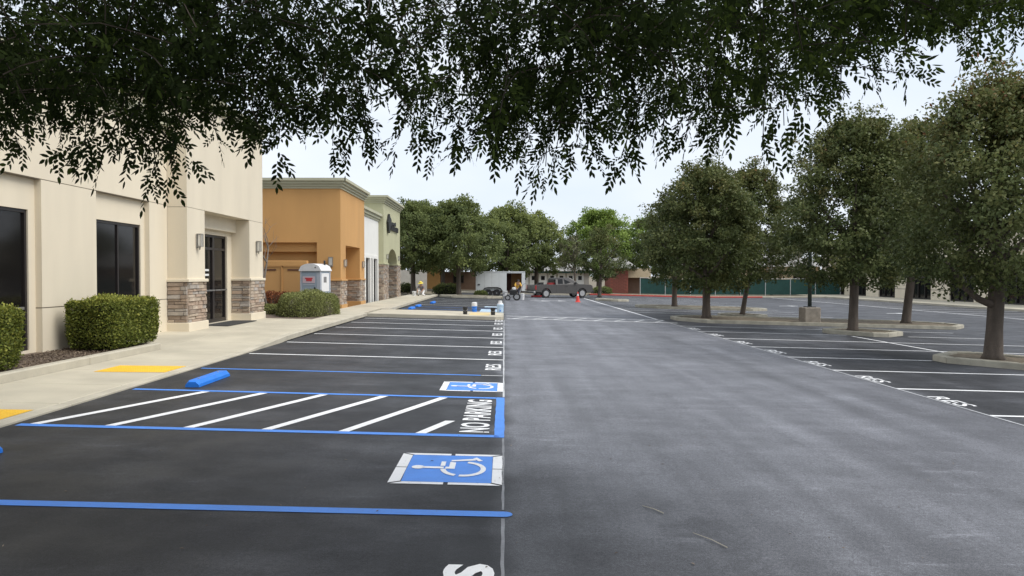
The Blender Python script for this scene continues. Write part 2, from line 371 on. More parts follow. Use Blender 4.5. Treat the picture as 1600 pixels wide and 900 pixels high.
# right stalls
RX = 6.87
for y in (10.37, 12.86, 15.4, 17.9, 20.5, 23.2, 26.1, 28.9):
    x1 = 17.6
    if 16.2 < y < 19.0: x1 = 10.4
    if 25.2 < y < 28: x1 = 12.1
    mark('parking_line', 'white_paint', RX, x1, y - .05, y + .05)
    if x1 == 12.1: mark('parking_line', 'white_paint', 14.3, 17.6, y - .05, y + .05)
mark('parking_line', 'white_paint', 12.05, 12.15, 19.25, 25.7)
mark('layout_line', 'worn_paint', RX - .035, RX, 3.5, 30.5); 
for y in np.arange(39.5, 70, 2.65): mark('parking_line', 'white_paint', RX, 17.6, y - .05, y + .05)
mark('layout_line', 'white_paint', RX - .12, RX, 33, 66)
for y in np.arange(42, 76, 2.65): mark('parking_line', 'white_paint', 27.5, 33, y - .05, y + .05)
mark('layout_line', 'white_paint', 27.38, 27.5, 38, 76)
# lane arrows seen edge-on and far marks
for x, y in ((2.6, 54), (3.9, 55), (21.5, 56), (24, 45)):
    quad('lane_arrow', 'white_paint', [(x - .7, y - .12), (x + .1, y - .12), (x + .1, y - .5), (x + .8, y), (x + .1, y + .5), (x + .1, y + .12), (x - .7, y + .12)])
# crosswalk
mark('crosswalk_line', 'white_paint', .1, 7.2, 30.7, 30.85); mark('crosswalk_line', 'white_paint', .1, 7.0, 32.6, 32.75)
for k in range(8):
    x = .3 + k * .85; quad('crosswalk_bar', 'worn_paint', [(x, 30.86), (x + .12, 30.86), (x + .82, 32.59), (x + .70, 32.59)])
# second left stall block beyond the walk
for y in (37.0, 39.6, 42.2, 44.8, 47.4, 50.0, 52.6): mark('parking_line', 'blue_paint' if y < 41 else 'white_paint', -5.1, -.05, y - .06, y + .06)
quad('hatch_zone', 'pale_blue', [(-1.2, 36.0), (-.05, 36.0), (-.05, 38.6), (-1.2, 38.6)]); quad('hatch_zone', 'pale_blue', [(-1.1, 41.0), (-.05, 41.0), (-.05, 42), (-1.1, 42)])
quad('hatch_zone', 'blue_paint', [(-5.0, 35.0), (-3.7, 35.0), (-3.7, 35.7), (-5, 35.7)])

def text_geo(s, size, bold=.003):
    cu = bpy.data.curves.new('text', 'FONT'); cu.body = s; cu.size = size; cu.resolution_u = 3; cu.offset = bold; cu.space_character = 1.02
    o = bpy.data.objects.new('text', cu); COL.objects.link(o); dg = bpy.context.evaluated_depsgraph_get()
    me = bpy.data.meshes.new_from_object(o.evaluated_get(dg)); v = np.array([p.co[:] for p in me.vertices]); f = [tuple(p.vertices) for p in me.polygons]
    bpy.data.objects.remove(o); bpy.data.curves.remove(cu); bpy.data.meshes.remove(me); return v, f
def ground_text(s, x0, x1, y0, y1, up, m='white_paint', bold=.003):
    """lettering lying along the lane; up=-1: letter tops towards -x (reads away), up=+1: tops towards +x (reads towards the viewer)"""
    v, f = text_geo(s, .3, bold); mn, mxx = v.min(0), v.max(0); t = (v - mn) / np.maximum(mxx - mn, 1e-6)
    if up < 0: X = x1 - t[:, 1] * (x1 - x0); Y = y0 + t[:, 0] * (y1 - y0)
    else: X = x0 + t[:, 1] * (x1 - x0); Y = y1 - t[:, 0] * (y1 - y0)
    b = MB().add([(float(a), float(c), MARK) for a, c in zip(X, Y)], f)
    return b.build('stall_lettering', m, lot, shear=True)
ground_text('NO PARKING', -.52, -.17, 8.42, 10.62, -1, bold=.007)
for yc in (4.12, 14.45, 17.05, 19.7, 22.35, 24.9, 27.4, 29.2): ground_text('RES', -.37, -.06, yc - .46, yc + .46, -1, bold=.014 if yc < 5 else .004)
for yc in (11.6, 14.1, 16.6, 19.2, 21.8, 24.6, 27.5): ground_text('RES', RX + .03, RX + .33, yc - .45, yc + .45, 1)

def isa(y0, y1, x0=-1.0, x1=-.01):
    e = thing('accessible_symbol', None, None); e.parent = lot; W = x1 - x0; H = y1 - y0; bw = .1; g = .02; h = MARK
    mark('blue_field', 'blue_paint', x0 + bw + .005, x1 - bw - .005, y0 + bw * .7, y1 - bw * .7, e)
    xm = (x0 + x1) / 2; ym = (y0 + y1) / 2; b7 = bw * .65
    for p in ([(x0 + g, y0), (xm - g, y0), (xm - g, y0 + b7), (x0 + bw + g, y0 + b7)], [(xm + g, y0), (x1 - g, y0), (x1 - bw - g, y0 + b7), (xm + g, y0 + b7)],
              [(x0 + g, y1), (x0 + bw + g, y1 - b7), (xm - g, y1 - b7), (xm - g, y1)], [(xm + g, y1), (xm + g, y1 - b7), (x1 - bw - g, y1 - b7), (x1 - g, y1)],
              [(x0, y0 + g), (x0 + bw, y0 + b7 + g), (x0 + bw, ym - g / 2), (x0, ym - g / 2)], [(x0, ym + g / 2), (x0 + bw, ym + g / 2), (x0 + bw, y1 - b7 - g), (x0, y1 - g)],
              [(x1 - bw, y0 + b7 + g), (x1, y0 + g), (x1, ym - g / 2), (x1 - bw, ym - g / 2)], [(x1 - bw, ym + g / 2), (x1, ym + g / 2), (x1, y1 - g), (x1 - bw, y1 - b7 - g)]):
        quad('white_border', 'white_paint', p, e)
    # wheelchair figure: u along +x (head at low u), q across (+y)
    ux0, ux1, qy0, qy1 = x0 + bw, x1 - bw, y0 + b7, y1 - b7
    def P(u, q): return (ux0 + u * (ux1 - ux0), qy0 + q * (qy1 - qy0))
    b = MB()
    def poly(pts): b.add([(*P(u, q), h * 2) for u, q in pts], [tuple(range(len(pts)))])
    poly([(.13 + .075 * cos(a), .50 + .065 * sin(a)) for a in np.linspace(0, 2 * pi, 20)[:-1]])
    poly([(.18, .465), (.43, .465), (.43, .53), (.18, .53)])
    poly([(.385, .56), (.44, .56), (.44, .73), (.385, .73)])
    poly([(.45, .46), (.56, .46), (.56, .70), (.49, .72), (.49, .53), (.45, .53)])
    poly([(.50, .74), (.79, .80), (.79, .87), (.50, .79)]); poly([(.755, .88), (.80, .92), (.88, .79), (.83, .77)])
    def arc(a0, a1, cu=.66, cq=.47, r0=.205, r1=.265, n=14):
        for i in range(n):
            t0 = a0 + (a1 - a0) * i / n; t1 = a0 + (a1 - a0) * (i + 1) / n
            poly([(cu + r0 * cos(t0), cq + r0 * 1.05 * sin(t0)), (cu + r1 * cos(t0), cq + r1 * 1.05 * sin(t0)), (cu + r1 * cos(t1), cq + r1 * 1.05 * sin(t1)), (cu + r0 * cos(t1), cq + r0 * 1.05 * sin(t1))])
    arc(R(185), R(250)); arc(R(262), R(440))
    b.build('wheelchair_figure', 'white_paint', e, shear=True)
isa(6.3, 7.38); isa(11.38, 12.36)

# ------------------------------------------------------------------ sidewalk, kerbs, planters
def hs(y): return .03 if y < 16 else (.15 if y > 19 else .03 + .12 * (y - 16) / 3)
walk = sheet('sidewalk', 'joint', -9.2, -5.5, -10, 57, -.01, kind='structure')
def slab(x0, x1, y0, y1, m='concrete', name='slab', parent=None, g=.006, drop=0):
    x0 += g; x1 -= g; y0 += g; y1 -= g; c = .008
    vs = []
    for (dz, ins) in ((-.12, 0), (-c, 0), (0, c)):
        for x, y in ((x0 + ins, y0 + ins), (x1 - ins, y0 + ins), (x1 - ins, y1 - ins), (x0 + ins, y1 - ins)): vs.append((x, y, hs(y) + dz - drop))
    fs = [(8, 9, 10, 11)] + [(k + i, k + (i + 1) % 4, k + 4 + (i + 1) % 4, k + 4 + i) for k in (0, 4) for i in range(4)]
    return MB().add(vs, fs).build(name, m, parent or walk, shear=True)
ys = list(np.arange(3.2, 56.5, 1.55))
KX = -5.62
for i in range(len(ys) - 1):
    a, c = ys[i], ys[i + 1]; mid = (a + c) / 2
    inner = -7.28
    if 25.6 < mid < 29.4: inner = -6.45
    if mid > 29.4: inner = -7.16
    slab(inner, KX, a, c)
    if 15.9 < mid < 25.4: slab(-8.72, inner, max(a, 15.9), min(c, 25.3))
for i, y in enumerate(np.arange(3.2, 29.7, 3.1)): slab(KX, -5.45, y, y + 3.1 if y + 3.1 < 29.6 else 29.6, 'kerb', 'kerb', g=.004, drop=.002)
for y in np.arange(33.6, 56, 3.1): slab(KX, -5.2, y, y + 3.1, 'kerb', 'kerb', g=.004, drop=.002)
# finger walk to the lane with rounded nose
fing = MB().prism([(-5.46, 29.62), (-.35, 29.62), (-.12, 29.75), (-.03, 30.0), (-.03, 33.1), (-.12, 33.3), (-.35, 33.4), (-5.2, 33.4), (-5.46, 33.2)], -.1, .13).build('finger_walk', 'kerb', None, shear=True)
tag(fing, kind='structure')
for i in range(3): MB().bbox(-5.4 + i * 1.77, -5.4 + (i + 1) * 1.77 - .015, 29.82, 33.2, .1, .136, .008).build('slab', 'concrete', fing, shear=True)
for i in range(3): MB().box(-1.45, -1.42, 29.6, 29.61, 0, .13)
# planter in front of the beige wall
pl = MB().box(-8.9, -7.42, 5, 15.75, -.1, .13).build('planter_bed', 'bark', None, shear=True); tag(pl, kind='structure')
for i, y in enumerate(np.arange(5, 15.5, 2.7)): MB().bbox(-7.44, -7.28, y, min(y + 2.694, 15.9), -.1, .17, .02).build('planter_kerb', 'kerb', pl, shear=True)
MB().bbox(-8.75, -7.445, 15.76, 15.9, -.1, .17, .02).build('planter_kerb', 'kerb', pl, shear=True)
pl2 = MB().box(-13, -6.46, 25.35, 29.35, -.1, .13).build('planter_bed', 'bark', None, shear=True); tag(pl2, kind='structure')
pl3 = MB().box(-13, -7.17, 29.36, 32.7, -.1, .13).build('planter_bed', 'bark', None, shear=True); tag(pl3, kind='structure')
# bark chips on the near bed
n = 5200; P = np.stack([rng.uniform(-8.55, -7.46, n), rng.uniform(9, 15.7, n), np.zeros(n)], 1); P[:, 2] = GA(P[:, 0]) + .135 + rng.uniform(0, .015, n)
A = np.stack([rng.normal(size=n), rng.normal(size=n), rng.normal(size=n) * .25], 1)
v, f = leaf_quads(P, A, np.tile([0, 0, 1.], (n, 1)), rng.uniform(.03, .07, n), rng.uniform(.012, .028, n), .3)
M['chips'] = mat('bark_chip', (.2, .15, .1), .95, .1, tint=[(0, (.07, .05, .035)), (.6, (.17, .125, .09)), (1, (.34, .27, .19))])
o = link('bark_chips', np_mesh('bark_chips', v, f, 4, 'chips', rng.random(n)), pl); o['kind'] = 'stuff'
# tactile patches
def tactile(x0, x1, y0, y1, skew, label):
    t = thing('tactile_paving', label, 'tactile paving', on((x0 + x1) / 2, (y0 + y1) / 2), 0, 'yellow tactile patches on the sidewalk')
    cx, cy = (x0 + x1) / 2, (y0 + y1) / 2; gz = G(cx)
    def z(x, y): return hs(y) + G(x) - gz + .004
    b = MB(); pts = [(x0, y0), (x1, y0), (x1, y1), (x0, y1)]
    b.add([(x - cx, y + skew * (x - cx) - cy, z(x, y)) for x, y in pts], [(0, 1, 2, 3)]); b.build('yellow_pad', 'yellow', t)
    d = MB()
    for i in range(20):
        for j in range(14):
            x = x0 + (i + .5) * (x1 - x0) / 20; y = y0 + (j + .5) * (y1 - y0) / 14; zz = z(x, y); yy = y + skew * (x - cx) - cy; xx = x - cx
            d.add([(xx - .012, yy - .012, zz), (xx + .012, yy - .012, zz), (xx + .012, yy + .012, zz), (xx - .012, yy + .012, zz), (xx, yy, zz + .006)], [(0, 1, 4), (1, 2, 4), (2, 3, 4), (3, 0, 4)])
    d.build('dome', 'yellow', t)['kind'] = 'stuff'
tactile(-6.75, -5.64, 12.3, 13.15, .12, 'yellow tactile patch on the sidewalk beside the clipped box hedge')
tactile(-6.95, -5.64, 8.2, 8.9, .05, 'yellow tactile patch on the sidewalk at the left edge, nearest the viewer')
# far kerbs
def kerb_run(x0, x1, y, segs, ms, name='kerb'):
    par = MB().box(x0, x1, y + .161, y + 1.2, -.05, .12).build('verge', 'concrete', None, shear=True); tag(par, kind='structure')
    st = (x1 - x0) / segs
    for i in range(segs): MB().bbox(x0 + i * st + .01, x0 + (i + 1) * st - .01, y, y + .16, -.05, .14, .02).build(name, ms[i % len(ms)] if not callable(ms) else ms(i), par, shear=True)
kerb_run(-5.2, 8.0, 72.0, 5, ['kerb'])
kerb_run(8.8, 19.9, 76.5, 5, ['red_paint']); kerb_run(19.9, 29, 76.5, 4, ['red_paint', 'red_paint', 'red_paint', 'kerb']); kerb_run(29, 36, 76.5, 3, ['kerb'])
rw = MB().box(33.2, 38.2, 36, 90, -.1, .14).build('far_sidewalk', 'concrete', None, shear=True); tag(rw, kind='structure')
back = sheet('verge_lawn', 'earth', -20, 60, 77.7, 140, .0, kind='structure')
# islands
def island(poly, label_name='tree_island', inset=.17):
    n = len(poly); c = Vector((sum(p[0] for p in poly) / n, sum(p[1] for p in poly) / n))
    ins = []
    for p in poly:
        d = (Vector(p) - c); ins.append(tuple(c + d * max(0, 1 - inset * 1.35 / max(d.length, .3))))
    o = MB().prism(ins, -.05, .10).build(label_name, 'soil', None, shear=True); tag(o, kind='structure')
    for i in range(n):
        a, b2, ia, ib = poly[i], poly[(i + 1) % n], ins[i], ins[(i + 1) % n]
        def lerp(p, q, t): return (p[0] + (q[0] - p[0]) * t, p[1] + (q[1] - p[1]) * t)
        ln = math.dist(a, b2); k = max(1, int(ln / 3))
        for j in range(k):
            t0 = j / k; t1 = (j + 1) / k - (.01 / ln)
            q = [lerp(a, b2, t0), lerp(a, b2, t1), lerp(ia, ib, t1), lerp(ia, ib, t0)]
            h0, h1 = .13, .15
            m_ = MB(); cc = (sum(x for x, _ in q) / 4, sum(y for _, y in q) / 4)
            m_.add([(x, y, -.05) for x, y in q] + [(x, y, h0) for x, y in q] + [(x + (cc[0] - x) * .12, y + (cc[1] - y) * .12, h1) for x, y in q],
                   [(8, 9, 10, 11)] + [(s + i2, s + (i2 + 1) % 4, s + 4 + (i2 + 1) % 4, s + 4 + i2) for s in (0, 4) for i2 in range(4)])
            m_.build('kerb', 'kerb_old', o, shear=True)
    return o
def diamond(cx, cy, r):
    b = .28; return [(cx - r, cy - b), (cx - r, cy + b), (cx - b, cy + r), (cx + b, cy + r), (cx + r, cy + b), (cx + r, cy - b), (cx + b, cy - r), (cx - b, cy - r)]
def nose(x0, x1, y0, y1):
    ym = (y0 + y1) / 2; return [(x0, ym - .6), (x0, ym + .6), (x0 + 1.2, y1), (x1 - 1.2, y1), (x1, ym + .6), (x1, ym - .6), (x1 - 1.2, y0), (x0 + 1.0, y0)]
isl_big = island(nose(7.6, 20.4, 31.3, 35.3))
isl_near = island(diamond(11.85, 17.7, 1.4)); isl_mid = island(diamond(13.1, 27.0, 1.35))
island(nose(8.4, 16.5, 45.5, 48.5)); island(diamond(8.5, 58.5, 1.3)); island(diamond(12.2, 37.9, 1.2)); island(diamond(-2.6, -3.2, 1.3))
island(nose(-5.0, -.1, 56.2, 59.5))

# ------------------------------------------------------------------ blue wheel stops
def wheel_stop(x, y0, y1, label):
    t = thing('wheel_stop', label, 'wheel stop', on(x, (y0 + y1) / 2), 0, 'blue wheel stops in the accessible stalls')
    L2 = (y1 - y0) / 2; prof = [(-.105, 0), (-.10, .045), (-.065, .10), (.065, .10), (.10, .045), (.105, 0)]
    b = MB(); n = 6
    ring = []
    for yy, s in ((-L2, .8), (-L2 + .05, 1), (L2 - .05, 1), (L2, .8)): ring += [(px * (s if pz > .07 else 1), yy, pz * s) for px, pz in prof]
    fs = [tuple(range(n)), tuple(range(3 * n, 4 * n))]
    for k in range(3):
        for i in range(n): fs.append((k * n + i, k * n + (i + 1) % n, (k + 1) * n + (i + 1) % n, (k + 1) * n + i))
    b.add(ring, fs); b.build('block', 'blue_stop', t)
    for yy in (-L2 * .6, L2 * .6): MB().lathe([(.018, .095), (.018, .106), (.012, .109)], (0, yy, 0), 8).build('anchor_pin', 'steel', t)
    return t
wheel_stop(-4.66, 11.1, 12.35, 'blue concrete wheel stop beside the hatched aisle and the second accessible symbol')
wheel_stop(-4.83, 5.3, 7.02, 'blue wheel stop cut off by the left edge of the view')
wheel_stop(-4.6, 36.2, 37.6, 'small far blue wheel stop just beyond the concrete finger walk')
wheel_stop(-4.6, 39.0, 40.4, 'small far blue wheel stop, middle one of those beyond the finger walk')
wheel_stop(-4.3, 44.0, 45.6, 'small far blue wheel stop, most distant along the sidewalk')

# ------------------------------------------------------------------ stonework
def stone_mesh(l, h, d, seed):
    r = random.Random(seed); j = lambda a: r.uniform(-a, a); c = .012
    vs = [(0, 0, 0), (l, 0, 0), (l, 0, h), (0, 0, h)]
    vs += [(c + j(.006), -d + j(.008), c * .6 + j(.004)), (l - c + j(.006), -d + j(.008), c * .6 + j(.004)), (l - c + j(.006), -d + j(.01), h - c * .6 + j(.004)), (c + j(.006), -d + j(.01), h - c * .6 + j(.004))]
    return MB().add(vs, [(4, 5, 6, 7), (0, 1, 5, 4), (1, 2, 6, 5), (2, 3, 7, 6), (3, 0, 4, 7)])
STONES = {}
def get_stone(k):
    if k not in STONES:
        r = random.Random(k); l = (.18, .26, .34, .42)[k % 4]; h = (.072, .105)[(k // 4) % 2]
        STONES[k] = (l, stone_mesh(l, h, r.uniform(.022, .06), k).mesh('stone', 'stone%d' % (k // 8 % 4 + 1)))
    return STONES[k]
def stone_face(parent, p0, p1, z0, z1, seed, joined=False):
    """ledge stones on the vertical face from p0 to p1 (outward is to the right of p0->p1 seen from above)"""
    r = random.Random(seed); a = Vector((*p0, 0)); b = Vector((*p1, 0)); Ln = (b - a).length; ang = math.atan2(b.y - a.y, b.x - a.x)
    z = z0; J = {i: MB() for i in range(1, 5)}
    while z < z1 - .03:
        row = r.choice((0, 1)); h = (.072, .105)[row]; sc_h = 1.0
        if z + h > z1: sc_h = (z1 - z) / h
        x = 0
        while x < Ln - .015:
            k = r.randrange(4) + 4 * row + 8 * r.randrange(4); l, me = get_stone(k); s = 1.0
            if x + l > Ln or Ln - x - l < .08: s = (Ln - x) / l
            pos = a + (b - a) * (x / Ln); pos.z = z
            if joined:
                mtx = Matrix.Translation(pos) @ Matrix.Rotation(ang, 4, 'Z') @ Matrix.Diagonal((s, 1, sc_h, 1))
                J[k // 8 % 4 + 1].add([mtx @ vv.co for vv in me.vertices], [tuple(p.vertices) for p in me.polygons])
            else: link('stone', me, parent, pos, (0, 0, ang), (s, 1, sc_h))
            x += l * s
        z += h * sc_h + .001
    if joined:
        for i in J:
            if J[i].v: J[i].build('stonework', 'stone%d' % i, parent)['kind'] = 'stuff'

# ------------------------------------------------------------------ beige building
XB, XR, XE = -8.6, -8.72, -8.1          # main wall face, recess face, entrance block face
bb = thing('beige_building', 'cream stucco shop building with stone clad entrance pillars, nearest on the left', 'building')
ZG = .12
def pier(y0, y1, zt=3.575):
    MB().box(XB - .6, XB, y0, y1, ZG, 1.18).build('wall', 'beige', bb); MB().box(XB - .6, XB, y0, y1, 1.2, zt).build('wall', 'beige', bb)
    MB().box(XB - .59, XB - .012, y0 + .012, y1 - .012, 1.18, 1.2).build('reveal', 'groove', bb)
bays = [(3.16, 5.5), (7.36, 9.7), (11.56, 13.9), (15.76, 18.1)]
edges = [(1.3, 3.16), (5.5, 7.36), (9.7, 11.56), (13.9, 15.76), (18.1, 19.05)]
for e in edges: pier(*e)
MB().box(XB - .6, XB, 1.3, 19.05, 3.59, 5.45).build('wall', 'beige', bb)
MB().box(XB - .6, XB - .012, 1.31, 19.04, 3.575, 3.59).build('reveal', 'groove', bb)
for i, (za, zb, p) in enumerate(((5.45, 5.55, .06), (5.55, 5.72, .12), (5.72, 5.8, .18))): MB().box(XB - .7, XB + p, 1.2, 19.05, za, zb).build('cornice', 'sage', bb)
MB().box(-22, XB - .62, 1.4, 25.0, 0, 5.3).build('roof_mass', 'beige', bb)
for (a, c) in bays:
    wy0, wy1, wz0, wz1 = a + .2, c - .2, .42, 3.0
    b = MB(); b.box(XR - .3, XR, a, wy0, ZG, 3.574); b.box(XR - .3, XR, wy1, c, ZG, 3.574); b.box(XR - .3, XR, wy0, wy1, wz1, 3.574); b.box(XR - .3, XR, wy0, wy1, ZG, wz0)
    b.build('recess_wall', 'beige_trim', bb)
    f = MB(); t = .06
    f.box(XR - .1, XR - .03, wy0, wy0 + t, wz0, wz1); f.box(XR - .1, XR - .03, wy1 - t, wy1, wz0, wz1); f.box(XR - .1, XR - .03, wy0 + t, wy1 - t, wz1 - t, wz1); f.box(XR - .1, XR - .03, wy0 + t, wy1 - t, wz0, wz0 + .1)
    win = f.build('window', 'frame', bb); ym = (wy0 + wy1) / 2
    MB().box(XR - .095, XR - .035, ym - .025, ym + .025, wz0 + .1, wz1 - t).build('mullion', 'frame', win)
    for (p0, p1) in ((wy0 + t, ym - .025), (ym + .025, wy1 - t)):
        MB().box(XR - .09, XR - .04, p0, p1, 1.17, 1.22).build('rail', 'lamp_metal', win)
        MB().box(XR - .075, XR - .065, p0, p1, wz0 + .1, 1.17).build('pane', 'glass', win); MB().box(XR - .075, XR - .065, p0, p1, 1.22, wz1 - t).build('pane', 'glass', win)
# entrance block
EY0, EO0, EO1, EY1 = 19.06, 20.18, 23.7, 25.0; ZO = 3.55
for (a, c) in ((EY0, EO0), (EO1, EY1)):
    MB().box(-9.0, XE, a, c, 1.7, ZO - .012).build('wall', 'beige', bb); MB().box(-8.99, XE - .01, a + .012, c - .012, ZO - .012, ZO).build('reveal', 'groove', bb)
    MB().box(-9.0, XE + .0, a, c, ZG, 1.63).build('pillar_core', 'mortar', bb)
    MB().bbox(-9.0, XE + .075, a - .07, c + .07, 1.63, 1.705, .012).build('stone_cap', 'beige_trim', bb)
    MB().bbox(-9.0, XE + .07, a - .065, c + .065, ZG, .585, .012).build('plinth', 'beige_trim', bb)
    MB().box(-9.0, XE + .05, a - .045, c + .045, ZG - .1, .40).build('plinth_foot', 'kerb', bb) if a == EY0 else None
MB().box(-13.5, XE, EY0, EY1, ZO, 6.35).build('tower_wall', 'beige', bb)
for (za, zb, p) in ((6.35, 6.45, .06), (6.45, 6.6, .13), (6.6, 6.68, .2)): MB().box(-13.6, XE + p, EY0 - p, EY1 + p, za, zb).build('cornice', 'sage', bb)
stone_face(bb, (XE, EY0), (XE, EO0), .585, 1.63, 1); stone_face(bb, (-8.6, EY0), (XE, EY0), .585, 1.63, 2)
stone_face(bb, (XE, EO1), (XE, EY1), .585, 1.63, 3); stone_face(bb, (-8.66, EO1), (XE, EO1), .585, 1.63, 4)
stone_face(bb, (XE, EY1), (-8.9, EY1), .585, 1.63, 5, True); stone_face(bb, (XE, EO0), (-8.66, EO0), .585, 1.63, 6, True)
b = MB(); b.box(-9.0, -8.67, EO0, 20.42, ZG, ZO - .001); b.box(-9.0, -8.67, 23.32, EO1, ZG, ZO - .001); b.box(-9.0, -8.67, 20.42, 23.32, 3.0, ZO - .001); b.build('alcove_wall', 'beige_trim', bb)
MB().box(-8.669, -8.52, EO0 + .003, EO1 - .003, 3.14, ZO - .003).build('alcove_lintel', 'beige_trim', bb)
dx0, dx1 = -8.80, -8.72
for (a, c, nm) in ((20.42, 21.4, 'sidelight'), (21.4, 22.36, 'door'), (22.36, 23.32, 'door')):
    f = MB(); t = .07; z0, z1 = .36, 3.0; tr = 2.55
    f.box(dx0, dx1, a, a + t, z0, z1); f.box(dx0, dx1, c - t, c, z0, z1); f.box(dx0, dx1, a + t, c - t, z1 - t, z1); f.box(dx0, dx1, a + t, c - t, tr, tr + .07); f.box(dx0, dx1, a + t, c - t, z0, z0 + .14)
    d = f.build(nm, 'frame', bb)
    MB().box(dx0 + .03, dx0 + .04, a + t, c - t, z0 + .14, tr).build('pane', 'glass', d); MB().box(dx0 + .03, dx0 + .04, a + t, c - t, tr + .07, z1 - t).build('pane', 'glass', d)
    if nm == 'door':
        MB().box(dx1 + .03, dx1 + .06, a + .04, c - .04, 1.33, 1.37).box(dx1, dx1 + .03, a + .04, a + .07, 1.33, 1.37).box(dx1, dx1 + .03, c - .07, c - .04, 1.33, 1.37).build('push_bar', 'steel', d)
MB().box(dx0 + .041, dx0 + .044, 21.62, 22.1, 1.78, 1.84).box(dx0 + .041, dx0 + .044, 21.62, 22.1, 1.92, 1.98).build('door_sticker', 'paper', bb)
dm = MB().bbox(-8.5, -7.75, 20.9, 23.3, hs(22) + G(-8.1) + .002, hs(22) + G(-8.1) + .02, .005).build('doormat', 'mat', None)
tag(dm, 'black doormat lying in front of the glass entrance doors', 'doormat')
# standpipe on the pier
b = MB().tube([(XB + .05, 15.35, .3), (XB + .05, 15.35, .72), (XB + .03, 15.45, .78), (XB - .02, 15.45, .78)], .012, 6).build('standpipe', 'white_plastic'); tag(b, 'thin white standpipe against the cream wall beside the hedge', 'pipe')
# wall lamps
def wall_lamp(x, y, z, label, facing=(1, 0), s=1.0, grp='box lanterns on the shop fronts'):
    t = thing('wall_lamp', label, 'wall lamp', (x, y, z), 0 if facing == (1, 0) else -pi / 2, grp); t.scale = (s * .78, s * .78, s * .78)
    MB().bbox(0, .03, -.08, .08, -.26, .2, .008).build('back_plate', 'lamp_metal', t)
    c = MB()
    for sy in (-1, 1):
        c.box(.17, .19, sy * .09 - .01, sy * .09 + .01, -.2, .2); c.box(.03, .05, sy * .09 - .01, sy * .09 + .01, -.2, .2)
    c.box(.03, .19, -.1, .1, .2, .22); c.box(.03, .19, -.1, .1, -.22, -.2); c.box(.185, .195, -.008, .008, -.2, .2); c.build('cage', 'lamp_metal', t)
    MB().bbox(.06, .165, -.07, .07, -.19, .19, .01).build('lamp_shade', 'lamp_glass', t)
    MB().lathe([(.035, -.22), (.03, -.27), (.01, -.33)], (.1, 0, 0), 8).build('finial', 'lamp_metal', t)
    return t
wall_lamp(XE, 19.66, 2.72, 'grey box lantern on the left entrance pillar of the cream building')
wall_lamp(XE, 24.35, 2.74, 'grey box lantern on the right entrance pillar of the cream building')

# ------------------------------------------------------------------ orange building
ob = thing('orange_building', 'orange stucco shop building with sage cornice beyond the cream building', 'building')
OX, OY0, OY1 = -7.2, 32.75, 38.3
OZ = 5.6
b = MB(); b.box(-22, -8.24, OY0, OY0 + .8, 3.24, OZ); b.box(-8.24, OX, OY0, 33.8, ZG, OZ); b.build('wall', 'orange', ob)
MB().box(-22, -8.241, OY0 + .22, OY0 + .8, 2.84, 3.239).build('recess_wall', 'orange', ob); MB().box(-22, -8.241, OY0 + .5, OY0 + .9, ZG, 2.839).build('recess_wall', 'orange', ob)
b = MB(); b.box(-8.239, OX, 37.1, OY1, ZG, 3.15); b.box(-8.239, OX, 33.801, OY1, 3.151, OZ); b.build('wall', 'orange', ob)
MB().box(-8.6, -8.24, 33.8, OY1, ZG, 3.15).build('porch_wall', 'orange', ob)
MB().box(-22, -8.25, OY0 + .91, OY1, 0, 5.5).build('roof_mass', 'orange', ob)
d = MB().box(-8.238, -8.2, 34.6, 35.7, .35, 2.6).build('door', 'frame', ob); MB().box(-8.199, -8.195, 34.7, 35.6, .5, 2.5).build('pane', 'glass', d)
def cornice(par, x0, x1, y0, y1, z0, steps, m='sage'):
    for (dz0, dz1, p) in steps: MB().box(x0, x1 + p, y0 - p, y1 + p * .3, z0 + dz0, z0 + dz1).build('cornice', m, par)
CS = ((.0, .10, .05), (.10, .2, .12), (.2, .32, .20), (.32, .44, .3))
cornice(ob, -22, OX, OY0, OY1, OZ, CS)
MB().bbox(OX - .9, OX + .075, OY0 - .07, 33.87, 1.55, 1.62, .01).build('stone_cap', 'orange2', ob); MB().bbox(OX - 1.02, OX + .075, 37.03, OY1 - .01, 1.55, 1.62, .01).build('stone_cap', 'orange2', ob)
MB().bbox(OX - .9, OX + .07, OY0 - .07, 33.87, ZG, .5, .01).build('plinth', 'orange2', ob); MB().bbox(OX - 1.02, OX + .07, 37.03, OY1 - .01, ZG, .5, .01).build('plinth', 'orange2', ob)
for p0, p1, sd in (((OX - .85, OY0), (OX, OY0), 11), ((OX, OY0), (OX, 33.8), 12), ((OX - 1, 37.1), (OX, 37.1), 13), ((OX, 37.1), (OX, OY1 - .02), 14)): stone_face(ob, p0, p1, .5, 1.55, sd, True)
wall_lamp(OX, 33.4, 2.35, 'white box lantern left of the orange building doorway', s=.9)
wall_lamp(OX, 37.7, 2.35, 'white box lantern right of the orange building doorway', s=.9)
wall_lamp(-7.62, OY0, 2.4, 'white box lantern on the side wall above the portable toilet', (0, -1), s=1.15)
# enclosure in front of the recess
en = thing('utility_enclosure', 'orange panelled utility enclosure behind the portable toilet', 'enclosure')
for i in range(5):
    x1 = -8.5 - i * 1.05; MB().bbox(x1 - 1.0, x1, 31.9, 31.96, ZG, 2.15, .01).build('panel', 'orange2', en)
    MB().bbox(x1 - .0, x1 + .05, 31.86, 31.98, ZG, 2.2, .008).build('post', 'orange', en)
    MB().bbox(x1 - .78, x1 - .22, 31.875, 31.899, 2.0, 2.06, .006).build('hinge', 'dark_wood', en)
MB().bbox(-13.8, -8.44, 31.84, 32.1, 2.2, 2.42, .015).build('top_rail', 'orange', en)
